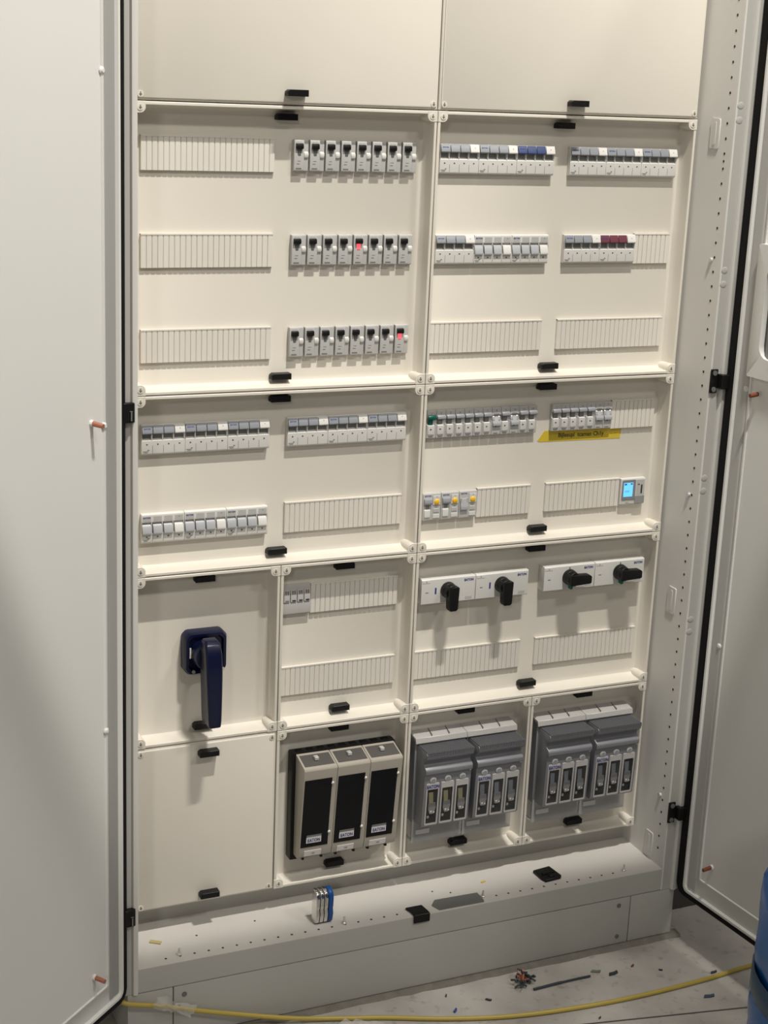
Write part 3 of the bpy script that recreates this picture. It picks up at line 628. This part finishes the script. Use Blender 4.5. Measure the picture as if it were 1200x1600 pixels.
# surge arrester
t = thing('surge_arrester', 'small grey four-cartridge surge arrester at the left end of a blanking strip', 'surge arrester', (0.2640, YD, RZ[5] + 0.001)); t.scale = (1, NOSE, 1)
link('body', MB().prism([(0, -0.0255), (-0.0180, -0.0255), (-0.0195, -0.0240), (-0.0195, -0.0060), (-0.0150, -0.0040), (-0.0150, 0.0150), (-0.0100, 0.0265), (0, 0.0265)], 0, 0, 0.0500, TOPGR).mesh('body', bevel=0.0006), t)
for k in range(4):
    c = link('cartridge', MB().prism([(-0.0150, -0.0035), (-0.0225, -0.0035), (-0.0225, 0.0080), (-0.0170, 0.0180), (-0.0130, 0.0180)], 0, 0.0010 + 0.0123 * k, 0.0118 + 0.0123 * k, LGREY).mesh('cartridge', bevel=0.0006), t)
    link('status_window', MB().box(0.0036 + 0.0123 * k, 0.0100 + 0.0123 * k, -0.0230, -0.0222, -0.0022, 0.0004, HOLE if k else DGREY).mesh('status_window', smooth=False), c)
    link('grip_rib', MB().box(0.0040 + 0.0123 * k, 0.0056 + 0.0123 * k, -0.0215, -0.0165, 0.0090, 0.0165, PRINT).box(0.0078 + 0.0123 * k, 0.0094 + 0.0123 * k, -0.0215, -0.0165, 0.0090, 0.0165, PRINT).mesh('grip_rib', smooth=False), c)

# rotary switches
SWBODY = MB().prism([(0, -0.0235), (-0.0200, -0.0235), (-0.0215, -0.0220), (-0.0215, 0.0215), (-0.0190, 0.0235), (0, 0.0235)], 0, 0.0004, 0.1066, WHITE).mesh('body', bevel=0.001, seg=2)
m = MB()
m.cyl((0, 0), 1, -0.010, 0.0, 0.0140, BLACK, 24, 0.0150); m.cyl((0, 0), 1, -0.020, -0.010, 0.0125, BLACK, 24, 0.0140)
SWHUB = m.mesh('dial', bevel=0.0008)
SWLEV = MB().prism([(-0.0100, 0.0110), (0.0100, 0.0110), (0.0085, -0.0290), (0.0055, -0.0325), (-0.0065, -0.0325), (-0.0080, -0.0290)], 1, -0.0270, -0.0110, BLACK).mesh('lever', bevel=0.0015, seg=2)
SWGRN = MB().prism([(0.0, -0.0120), (0.0040, -0.0100), (0.0040, -0.0210), (0.0, -0.0230)], 1, -0.0120, -0.0010, mat('green_tab', (0.0, 0.16, 0.10), 0.4)).mesh('lock_tab', bevel=0.0005)
def rotary(x, zc, cx, down, label, grp):
    t = thing('rotary_switch', label, 'switch', (x, YD, zc), group='four black handled rotary switches')
    link('body', SWBODY, t)
    h = link('handle', SWHUB, t, (cx, -0.0215, 0.001), (0, 0 if down else math.radians(-90), 0), label='black dial with lever')
    link('lever', SWLEV, h)
    link('lock_tab', SWGRN, t, (cx + (0.0075 if down else -0.001), -0.0205, 0.002), label='small green tab')
    link('logo', EATON(0.0046), t, (0.0930, -0.0218, 0.0160))
    m = MB().box(0.0020, 0.0170, -0.0220, -0.0214, 0.0165, 0.0212, PAPER); m.box(0.0090, 0.0102, -0.0222, -0.0219, 0.0175, 0.0200, PRINT)
    link('sticker', m.mesh('sticker', smooth=False), t)
    m = MB().box(cx - 0.0255, cx - 0.0225, -0.0219, -0.0214, -0.0050, 0.0065, LOGO) if down else MB().box(cx - 0.0010, cx + 0.0012, -0.0219, -0.0214, 0.0160, 0.0195, PRINT)
    m.box(0.0870, 0.1000, -0.0218, -0.0214, -0.0195, -0.0145, LGREY); m.box(0.0085, 0.0140, -0.0218, -0.0214, -0.0020, -0.0008, PRINT)
    link('printed_marks', m.mesh('printed_marks', smooth=False), t)
rotary(0.5170, RZ[5] - 0.0055 + 0.001, 0.0520, True, 'rotary switch with black lever pointing down, left of the two such', 0)
rotary(0.5170 + 0.1072, RZ[5] - 0.0055 + 0.001, 0.0525, True, 'rotary switch with black lever pointing down, right of the two such', 0)
rotary(0.7635, RZ[5] - 0.0045 + 0.001, 0.0530, False, 'rotary switch with black lever pointing right, left of the two such', 1)
rotary(0.7635 + 0.1072, RZ[5] - 0.0045 + 0.001, 0.0540, False, 'rotary switch with black lever pointing right, at the right cabinet edge', 1)

# main switch handle
t = thing('main_switch', 'large navy blue main switch handle pointing down on a rounded square plate', 'switch', (0.1240, YD, 0.6510))
def sq(h, y, r, bulge=0.003):
    pts = rrect(-h, h, -h, h, r, 4); out = []
    for a, b in pts:
        k = 1 + bulge / h * (1 - min(1, (min(abs(a), abs(b)) / h) ** 2)); out.append((a * k, y, b * k))
    return out
link('base_plate', MB().loops([sq(0.0355, 0.0, .010), sq(0.0355, -0.018, .010), sq(0.0330, -0.024, .009), sq(0.0285, -0.024, .008), sq(0.0265, -0.018, .008)], NAVY, cap0=False).mesh('base_plate', angle=40), t)
link('hub', MB().cyl((-0.002, 0.0), 1, -0.046, -0.018, 0.0225, NAVY, 28, 0.0260).mesh('hub', bevel=0.002, seg=2), t)
lv = MB().loops([[(a, y, z) for a, y in ((-w, -0.046 - 0), (w, -0.046), (w, yf), (w * .8, yf - 0.004), (-w * .8, yf - 0.004), (-w, yf))] for w, yf, z in ((0.0100, -0.060, 0.031), (0.0135, -0.068, 0.026), (0.0142, -0.076, 0.010), (0.0140, -0.080, -0.020), (0.0128, -0.083, -0.060), (0.0115, -0.085, -0.100), (0.0105, -0.085, -0.112), (0.0090, -0.080, -0.115))], NAVY)
link('lever', lv.mesh('lever', bevel=0.0012, seg=2, angle=30), t, (-0.0035, 0, 0.005))
link('lock_hole', MB().cyl((0.004, 0.0165), 1, -0.0785, -0.0765, 0.0036, GASK, 14).mesh('lock_hole', smooth=False), t)
link('pointer_mark', MB().box(-0.0290, -0.0265, -0.0250, -0.0235, -0.006, 0.012, PAPER).mesh('pointer_mark', smooth=False), t, label='white pointer mark')
for a in (-0.022, 0.029): link('plate_screw', MB().cyl((a, -0.0305), 1, -0.0255, -0.022, 0.0030, STEEL, 10).mesh('plate_screw'), t)

# black fuse switch with three windows
t = thing('fuse_switch_disconnector', 'large black fuse switch with three smoked windows in taupe lids', 'fuse switch', (0.2830, YD, 0.0))
m = MB().box(0, 0.1965, -0.022, 0, 0.2405, 0.4455, BLACK)
link('base', m.mesh('base', bevel=0.003, seg=2), t)
m = MB()
for k in range(9): m.box(0.010 + 0.0205 * k, 0.022 + 0.0205 * k, -0.018, -0.006, 0.4455, 0.4462, GASK)
link('top_slot', m.mesh('top_slot', smooth=False), t)
LIDW = 0.0618
prof = [(-0.022, 0.4440), (-0.0640, 0.4330), (-0.0660, 0.4290), (-0.0625, 0.4020), (-0.0540, 0.3200), (-0.0500, 0.2720), (-0.0460, 0.2560), (-0.0400, 0.2520), (-0.022, 0.2520)]
for k in range(3):
    x0 = 0.0065 + (LIDW + 0.0006) * k
    g = bpy.data.objects.new('fuse_lid', MB().prism(prof, 0, x0, x0 + LIDW, TAUPE).mesh('fuse_lid', bevel=0.0012, seg=2)); COL.objects.link(g); g.parent = t
    def face(z, d=0.0):   # y on the lid's front at height z
        for (ya, za), (yb, zb) in zip(prof, prof[1:]):
            if zb <= z <= za: return ya + (yb - ya) * (za - z) / (za - zb) - d
        return -0.05
    def panel(a, b, z0, z1, d0, mt, name, **kw):
        n = 5; rings = []
        zs = [z0 + (z1 - z0) * i / n for i in range(n + 1)]
        pts = [(face(z, d0), z) for z in zs] + [(face(z, -0.004), z) for z in reversed(zs)]
        return link(name, MB().prism(pts, 0, x0 + a, x0 + b, mt).mesh(name, smooth=False), g, **kw)
    panel(0.0022, 0.0530, 0.2770, 0.4110, 0.0008, SMOKE, 'window', label='smoked black window')
    panel(0.0035, LIDW - 0.003, 0.4345, 0.4425, 0.0006, mat('lid_top_grey', (0.085, 0.08, 0.075), 0.5) if k == 0 else bpy.data.materials['lid_top_grey'], 'top_panel')
    panel(0.0120, 0.0400, 0.2850, 0.3010, 0.0014, PAPER, 'logo_sticker')
    panel(0.0120, 0.0400, 0.2975, 0.3010, 0.0018, PRINT, 'sticker_edge')
    link('logo', text_mesh('EATON', 0.0068, LOGO, 0.03, sx=0.80), g, (x0 + 0.0260, face(0.2905, 0.0020), 0.2905), (math.radians(5.5), 0, 0))
    panel(0.0100, 0.0420, 0.2580, 0.2690, 0.0012, PAPER, 'blank_label')
    panel(0.0240, 0.0300, 0.2625, 0.2640, 0.0016, PRINT, 'label_mark')
    link('top_clip', MB().box(x0 + 0.026, x0 + 0.034, -0.047, -0.037, 0.4385, 0.4450, LGREY).mesh('top_clip', bevel=0.001), g)
    for z in (0.400, 0.302): link('rivet', MB().dome((x0 + 0.0545, face(z) + 0.0005, z), 0.0032, 0.0028, PAPER, 10, 3).mesh('rivet'), g)
    for a in (0.008, 0.043): link('latch_foot', MB().box(x0 + a, x0 + a + 0.004, -0.0445, -0.038, 0.2500, 0.2545, BLACK).mesh('latch_foot'), g)

# grey fuse switches
U = 0.1028
gb = MB().prism([(0, 0.4470), (-0.0320, 0.4400), (-0.0320, 0.2820), (-0.0300, 0.2800), (0, 0.2800)], 0, 0.0005, U - 0.0005, NHGREY).mesh('body', bevel=0.001)
gt = MB().prism([(0, 0.4475), (-0.0015, 0.4500), (-0.0340, 0.4465), (-0.0365, 0.4360), (-0.0320, 0.4360), (-0.0320, 0.4405)], 0, 0.0, U, TOPGR).mesh('terminal_cover', bevel=0.0008)
m = MB()
for k in (1, 2): m.prism([(0.0348 * k - 0.0012 + 0.004, -0.003), (0.0348 * k + 0.004, -0.003), (0.0348 * k + 0.0012 - 0.003, -0.0325), (0.0348 * k - 0.003, -0.0325)], 2, 0.4462, 0.4504, PRINT)
m.box(0.002, U - 0.002, -0.0372, -0.0360, 0.4368, 0.4376, PRINT)
gj = m.mesh('cover_joint', smooth=False)
lidp = [(-0.0320, 0.4325), (-0.0715, 0.4325), (-0.0745, 0.4290), (-0.0735, 0.4215), (-0.0630, 0.4130), (-0.0615, 0.4060), (-0.0705, 0.4015), (-0.0725, 0.3985), (-0.0720, 0.3910), (-0.0675, 0.3870), (-0.0633, 0.2880), (-0.0595, 0.2835), (-0.0320, 0.2825)]
gl = MB().prism(lidp, 0, 0.0045, U - 0.0045, NHLID).mesh('lid', bevel=0.0012, seg=2)
RIBM = mat('grip_rib_grey', (0.17, 0.175, 0.19), 0.45)
m = MB()
m.box(0.0050, U - 0.0050, -0.0715, -0.036, 0.4324, 0.4328, mat('grip_groove_shade', (0.03, 0.03, 0.033), 0.6))  # near-black floor paints the self-shadow between the ribs
for k in range(32): m.box(0.0058 + 0.0029 * k, 0.0070 + 0.0029 * k, -0.0768, -0.036, 0.4275, 0.4345, RIBM)
gr = m.mesh('grip_rib', smooth=False)
def fy(z): return -0.0675 + 0.0040 * (0.3860 - z) / 0.0945
def tilt(pts, d): return [(a, fy(b) - d, b) for a, b in pts]
FW0, FZ0, FZ1 = 0.0255, 0.2890, 0.3715
o = rrect(-0.0128, 0.0128, FZ0, FZ1, 0.002, 2); i_ = rrect(-0.0105, 0.0105, FZ0 + 0.003, FZ1 - 0.0115, 0.001, 2)
gf = MB().loops([tilt(o, 0.0), tilt(o, 0.0024), tilt(i_, 0.0024), tilt(i_, 0.0)], TOPGR, cap0=False, cap1=False).mesh('window_frame', angle=40)
gw = MB().prism(i_, 1, 0, 0.0008, HOLE)
gwb = MB().poly(tilt(i_, 0.0006), [tuple(range(len(i_)))], HOLE).mesh('window_back', smooth=False)
gp = MB().loops([tilt(i_, 0.0019), tilt(i_, 0.0022)], GLASS).mesh('window_pane', smooth=False)
glens = MB().cyl((0, 0.3775), 1, fy(0.3775) - 0.0018, fy(0.3775) + 0.001, 0.0062, TOPGR, 18).cyl((0, 0.3775), 1, fy(0.3775) - 0.0026, fy(0.3775) - 0.001, 0.0046, MGREY, 18).mesh('test_port', bevel=0.0004)
def fuse_mesh(top):
    m = MB()
    yc = fy(0.33) - 0.0007
    m.prism([(-0.0075, 0.3585), (0.0020, 0.3585), (0.0030, 0.3330), (-0.0055, 0.3330)], 1, yc - 0.0009, yc, top)
    m.prism([(-0.0060, 0.3330), (0.0070, 0.3330), (0.0085, 0.3230), (0.0050, 0.3110), (-0.0035, 0.3110), (-0.0065, 0.3200)], 1, yc - 0.0010, yc, FUSE)
    m.cyl((-0.0010, 0.3160), 1, yc - 0.0013, yc, 0.0018, PAPER, 10); m.cyl((0.0050, 0.3140), 1, yc - 0.0013, yc, 0.0016, PAPER, 10)
    m.box(-0.0085, -0.0045, yc - 0.0009, yc, 0.3030, 0.3075, FUSE)
    return m.mesh('fuse_link', bevel=0.0003)
FT, FG = fuse_mesh(FUSETAN), fuse_mesh(MGREY)
gsh = MB().box(0.001, U - 0.001, -0.0330, -0.0315, 0.2400, 0.2860, COVERGL).box(0.001, U - 0.001, -0.0315, 0, 0.2400, 0.2415, COVERGL).mesh('shroud', smooth=False)
m = MB().box(0.004, 0.100, -0.020, -0.001, 0.2430, 0.2795, TOPGR)
gib = m.mesh('terminal_block', bevel=0.001)
m = MB().box(0.009, 0.036, -0.0342, -0.0331, 0.2560, 0.2650, PAPER); m2 = MB()
for k in range(7): m2.box(0.058 + 0.0038 * k, 0.0600 + 0.0038 * k, -0.0206, -0.0200, 0.2500, 0.2720, PRINT)
gla = m.mesh('label_strip', smooth=False); gte = m2.mesh('terminal_slot', smooth=False)
def nh(x, label, tan, dark):
    t = thing('fuse_switch', label, 'fuse switch', (x, YD, 0), group='grey three window fuse switches')
    link('body', gb, t); c = link('terminal_cover', gt, t); link('cover_joint', gj, c)
    l = link('lid', gl, t); link('grip_rib', gr, l)
    for k in range(3):
        xo = 0.0045 + 0.0172 + 0.0294 * k
        link('window_frame', gf, l, (xo, 0, 0)); link('window_back', gwb, l, (xo, 0, 0)); link('fuse_link', FT if tan else FG, l, (xo, 0, 0)); link('window_pane', gp, l, (xo, 0, 0)); link('test_port', glens, l, (xo, 0, 0))
    link('logo', EATON(0.0062), l, (0.0217, fy(0.3657) - 0.0028, 0.3657), (math.radians(-3), 0, 0))
    link('lid_screw', MB().dome((0.0950, -0.0693, 0.3890), 0.0022, 0.0015, STEEL, 10, 3).mesh('lid_screw'), l)
    link('terminal_block', gib, t); link('terminal_slot', gte, t); link('shroud', gsh, t, label='clear terminal shroud'); link('label_strip', gla, t)
nh(0.5150, 'grey fuse switch with tan fuses in its windows, next to the black fuse switch', True, 0)
nh(0.5150 + U + 0.0008, 'grey fuse switch with grey fuses, right half of the pair beside the black unit', False, 0)
nh(0.7655, 'grey fuse switch, left half of the outer pair at the bottom right', False, 1)
nh(0.7655 + U + 0.0008, 'grey fuse switch nearest to the right cabinet wall', False, 1)

# yellow tape with handwriting
t = thing('tape_label', 'yellow tape with black handwriting stuck under the row of seven breakers', 'tape', (0.8315, D - 0.0001, 0.9805))
tp = MB().prism([(-0.0890, -0.0065), (-0.085, -0.0085), (0.0830, -0.0105), (0.0850, 0.0100), (-0.0760, 0.0110)], 1, -0.0004, 0.0, TAPE)
link('tape', tp.mesh('tape', smooth=False), t)
link('handwriting', text_mesh('Bijlesupl  tcaman Ch1y', 0.0105, INK, 0.018, sx=0.95), t, (0.0, -0.0008, 0.0005), (0, math.radians(0.6), math.radians(0)))

# ------------------------------------------------------------------ loose items on the tray
t = thing('terminal_stack', 'upright stack of three silver clips and one blue clip on the tray', 'terminal', (0.3045, -0.0590, ZT + 0.0002))
CHROME = mat('polished_clip', (0.75, 0.74, 0.72), 0.22, metal=1.0)
sp = [(0.0, 0.0), (-0.010, 0.004), (-0.0135, 0.020), (-0.0110, 0.0300), (-0.0125, 0.0330), (-0.0135, 0.0500), (-0.0100, 0.0600), (-0.0020, 0.0630), (0.0080, 0.0640), (0.010, 0.060), (0.010, 0.0)]
for k in range(4):
    link('clip_plate' if k < 3 else 'end_plate', MB().prism(sp, 0, 0.0078 * k, 0.0078 * k + (0.0066 if k < 3 else 0.0085), CHROME if k < 3 else BLUEPL).mesh('clip_plate', bevel=0.0008), t, label='silver clip' if k < 3 else 'blue clip')
link('spacer', MB().box(0.001, 0.030, -0.008, 0.008, 0.002, 0.060, HOLE).mesh('spacer', smooth=False), t)
for k, (x, y, w) in enumerate(((0.0543, -0.0785, 'near the left end of the tray'), (0.3548, -0.0790, 'just right of the blue and silver stack'), (0.6293, -0.0790, 'at the right end of the dark steel plate'), (0.9299, -0.0815, 'near the right end of the tray'))):
    t = thing('screw', f'small silver screw standing {w}', 'screw', (x, y, ZT + 0.0002), group='silver screws on the tray')
    link('screw_head', MB().cyl((0, 0), 2, 0.0, 0.0030, 0.0048, STEEL, 14, 0.0042).mesh('screw_head', bevel=0.0005), t)
    link('screw_shank', MB().cyl((0, 0), 2, 0.0030, 0.0130, 0.0024, STEEL, 10, 0.0018).mesh('screw_shank'), t)
t = thing('steel_plate', 'flat dark grey steel plate lying at the front of the tray', 'plate', (0, 0, ZT + 0.0001), me=MB().prism([(0.5265, -0.0760), (0.5400, -0.0600), (0.6260, -0.0620), (0.6255, -0.0900), (0.6230, -0.0965), (0.5330, -0.0960), (0.5290, -0.0850)], 2, 0, 0.0010, DSTEEL).mesh('steel_plate', bevel=0.0003))
t = thing('latch_clip', 'loose black latch hanging over the front edge of the tray', 'latch', (0.4930, -0.0860, ZT))
link('clip_top', MB().prism([(-0.0175, 0.0130), (0.0150, 0.0130), (0.0175, -0.0080), (0.0175, -0.0170), (-0.0135, -0.0170), (-0.0135, -0.0020)], 2, 0.0003, 0.0045, BLACK).mesh('clip_top', bevel=0.0008), t)
link('clip_lip', MB().box(-0.0135, 0.0175, -0.0185, -0.0145, -0.0120, 0.0045, BLACK).mesh('clip_lip', bevel=0.0008), t)
t = thing('latch_plate', 'loose square black latch plate lying on the right part of the tray', 'latch', (0.7810, -0.0490, ZT + 0.0002), math.radians(5))
link('plate', MB().prism([(-0.0190, 0.0200), (0.0190, 0.0215), (0.0200, -0.0180), (0.0150, -0.0220), (-0.0180, -0.0220), (-0.0205, -0.0100)], 2, 0, 0.0060, BLACK).mesh('plate', bevel=0.001), t)
link('raised_rib', MB().box(-0.0130, 0.0140, -0.0040, 0.0020, 0.0060, 0.0085, BLACK).cyl((0.0010, -0.011), 2, 0.006, 0.0078, 0.006, BLACK, 14).mesh('raised_rib', bevel=0.0006), t)
thing('wood_chip', 'straw coloured chip lying at the left end of the tray', 'chip', (0.0277, -0.0285, ZT + 0.0001), math.radians(-35), me=MB().box(-0.010, 0.010, -0.004, 0.004, 0, 0.0025, CHIP).mesh('wood_chip', bevel=0.0006))
thing('yellow_bit', 'tiny yellow scrap on the tray above the dark steel plate', 'scrap', (0.655, -0.030, ZT + 0.0001), 0.3, me=MB().box(-0.0045, 0.0045, -0.002, 0.002, 0, 0.0012, TAPE).mesh('yellow_bit'))

# ------------------------------------------------------------------ things on the floor
def smooth_path(pts, n=8):
    P = [Vector(p) for p in pts]; out = []
    for i in range(len(P) - 1):
        p0, p1, p2, p3 = P[max(i - 1, 0)], P[i], P[i + 1], P[min(i + 2, len(P) - 1)]
        for k in range(n):
            u = k / n
            out.append(0.5 * ((2 * p1) + (-p0 + p2) * u + (2 * p0 - 5 * p1 + 4 * p2 - p3) * u * u + (-p0 + 3 * p1 - 3 * p2 + p3) * u ** 3))
    out.append(P[-1]); return [tuple(p) for p in out]
cr = 0.0041
cp = [(-0.085, -0.045, 0.098), (-0.060, -0.085, 0.0975), (-0.043, -0.1070, 0.0950), (0.013, -0.1075, 0.079), (0.0686, -0.1080, 0.0591), (0.1484, -0.1095, 0.0337), (0.245, -0.122, 0.0115), (0.330, -0.142, cr + 0.0002),
      (0.4009, -0.166, cr + 0.0002), (0.5048, -0.208, cr + 0.0002), (0.6146, -0.240, cr + 0.0002), (0.7348, -0.257, cr + 0.0002), (0.8648, -0.264, cr + 0.0002), (1.0067, -0.260, cr + 0.0002), (1.123, -0.250, cr + 0.0002), (1.30, -0.25, cr + 0.0002), (1.75, -0.33, cr + 0.0002)]
thing('cable', 'yellow cable running along the floor in front of the plinth', 'cable', me=MB().tube(smooth_path(cp), cr, CABLE, 10).mesh('cable'))
def film(name, label, c, dx, dy, dz, seed):
    rnd = random.Random(seed); n, k = 9, 6; v = []; f = []
    for i in range(n):
        for j in range(k):
            u, w = i / (n - 1) - .5, j / (k - 1) - .5
            v.append((u * dx[0] + w * dy[0] + rnd.uniform(-.003, .003), u * dx[1] + w * dy[1] + rnd.uniform(-dz, 0), u * dx[2] + w * dy[2] + abs(rnd.gauss(0, .4)) * dz))
    for i in range(n - 1):
        for j in range(k - 1): f.append((i * k + j, i * k + j + 1, (i + 1) * k + j + 1, (i + 1) * k + j))
    return thing(name, label, 'plastic film', c, me=MB().poly(v, f, FILM).mesh(name, angle=60))
film('plastic_film', 'crumpled clear plastic film around the cable at the plinth', (0.034, -0.1165, 0.078), (0.066, 0.0, -0.030), (0.006, -0.006, 0.022), 0.008, 3)
film('plastic_film', 'crumpled clear plastic film on the floor beside the cable', (0.345, -0.185, 0.008), (0.075, -0.03, 0.0), (0.02, 0.03, 0.0), 0.010, 5)
# copper scrap, strip and offcuts
def lump():
    rnd = random.Random(11); t = thing('copper_scrap', 'small clump of copper and dark wire scrap on the floor', 'scrap', (0.6835, -0.150, 0.0))
    m = MB()
    for k in range(26):
        a = rnd.uniform(0, 6.28); r = rnd.uniform(0.004, 0.018); h = rnd.uniform(0.002, 0.014)
        p = Vector((r * math.cos(a), r * math.sin(a), h)); q = p + Vector((rnd.uniform(-.014, .014), rnd.uniform(-.014, .014), rnd.uniform(-.002, .008)))
        q.z = max(q.z, 0.002); p.z = max(p.z, 0.002)
        m.tube([p, (p + q) / 2 + Vector((0, 0, .003)), q], 0.0018, DEBRIS, 6)
    link('dark_strand', m.mesh('dark_strand'), t, kind='stuff')
    m = MB()
    for k in range(12):
        a = rnd.uniform(0, 6.28); p = Vector((0.007 * math.cos(a), 0.004 + 0.007 * math.sin(a), 0.010)); q = p + Vector((rnd.uniform(-.009, .009), rnd.uniform(-.009, .009), rnd.uniform(0, .010)))
        m.tube([p, q], 0.0016, COPPER, 6)
    link('copper_strand', m.mesh('copper_strand'), t, kind='stuff')
lump()
st = MB().tube(smooth_path([(0.6925, -0.1767, 0.0028), (0.735, -0.1745, 0.0028), (0.775, -0.1735, 0.0028), (0.813, -0.1738, 0.0028)]), [0.0026] * 12 + [0.0021] * 13, mat('cable_tie_dark', (0.035, 0.042, 0.055), 0.5), 8)
thing('cable_offcut', 'long thin dark blue grey cable offcut beside the copper scrap', 'cable offcut', me=st.mesh('cable_offcut'))
BITS = [(0.8594, -0.1793, 'dark offcut right of the long cable offcut', DEBRIS, .012), (1.0405, -0.241, 'dark offcut under the right door near the cable', DEBRIS, .008), (0.5287, -0.186, 'small blue scrap left of the copper clump', BLUEPL, .007),
        (0.9078, -0.1692, 'tiny brown crumb near the right plinth corner', RUST, .005), (0.832, -0.162, 'thin green grey shaving at the tip of the cable offcut', mat('green_shaving', (0.16, 0.19, 0.16), .6), .010), (0.534, -0.138, 'tiny dark crumb left of the copper clump near the plinth', DEBRIS, .004),
        (0.60, -0.176, 'thin dark shaving just left of the copper clump', DEBRIS, .006), (0.985, -0.305, 'blue grey shaving beside the blue container', mat('blue_shaving', (.06, .08, .12), .6), .012), (0.76, -0.295, 'dark crumb in front of the cable', DEBRIS, .004), (0.95, -0.20, 'dark crumb between cable and plinth at right', DEBRIS, .004)]
for x, y, lab, mt, s in BITS:
    thing('scrap_bit', lab, 'scrap', (x, y, 0.0), random.uniform(-1, 1), me=MB().prism([(-s, -s * .25), (-s * .6, s * .3), (s * .2, s * .2), (s, s * .35), (s * .8, -s * .2), (s * .1, -s * .35)], 2, 0.0002, 0.0035, mt).mesh('scrap_bit', bevel=0.0005))
# blue wrapped drum at the right foreground
def drum():
    rnd = random.Random(4); n, k = 40, 22; R = 0.160; v = []; f = []
    H = 0.545
    for j in range(k):
        z = H * j / (k - 1)
        top = max(0, (z - (H - 0.035)) / 0.035); rr = R - 0.03 * top * top
        if 0.355 < z < 0.39: rr -= 0.004
        for i in range(n):
            a = 2 * math.pi * i / n
            w = 0.0020 * math.sin(7 * a + 9 * z) + 0.0016 * math.sin(13 * a - 31 * z) + rnd.uniform(-.0008, .0008)
            v.append(((rr + w) * math.cos(a), (rr + w) * math.sin(a), z))
    for j in range(k - 1):
        for i in range(n): f.append((j * n + i, j * n + (i + 1) % n, (j + 1) * n + (i + 1) % n, (j + 1) * n + i))
    f.append(tuple(range(n - 1, -1, -1))); f.append(tuple((k - 1) * n + i for i in range(n)))
    t = thing('blue_drum', 'blue plastic wrapped drum standing on the floor in the right foreground', 'drum', (0.8265, -0.8530, 0.0005))
    link('wrapped_body', MB().poly(v, f, BLUEW).mesh('wrapped_body', angle=60), t)
    bm_ = MB(); m2 = 40
    for i in range(m2): pass
    rings = []
    for rr, z in ((R + 0.0005, 0.352), (R + 0.003, 0.356), (R + 0.003, 0.388), (R + 0.0005, 0.392)):
        rings.append([(rr * math.cos(2 * math.pi * i / m2), rr * math.sin(2 * math.pi * i / m2), z) for i in range(m2)])
    link('tape_band', bm_.loops(rings, mat('dark_blue_band', (0.003, 0.045, 0.10), 0.35), cap0=False, cap1=False).mesh('tape_band'), t)
drum()
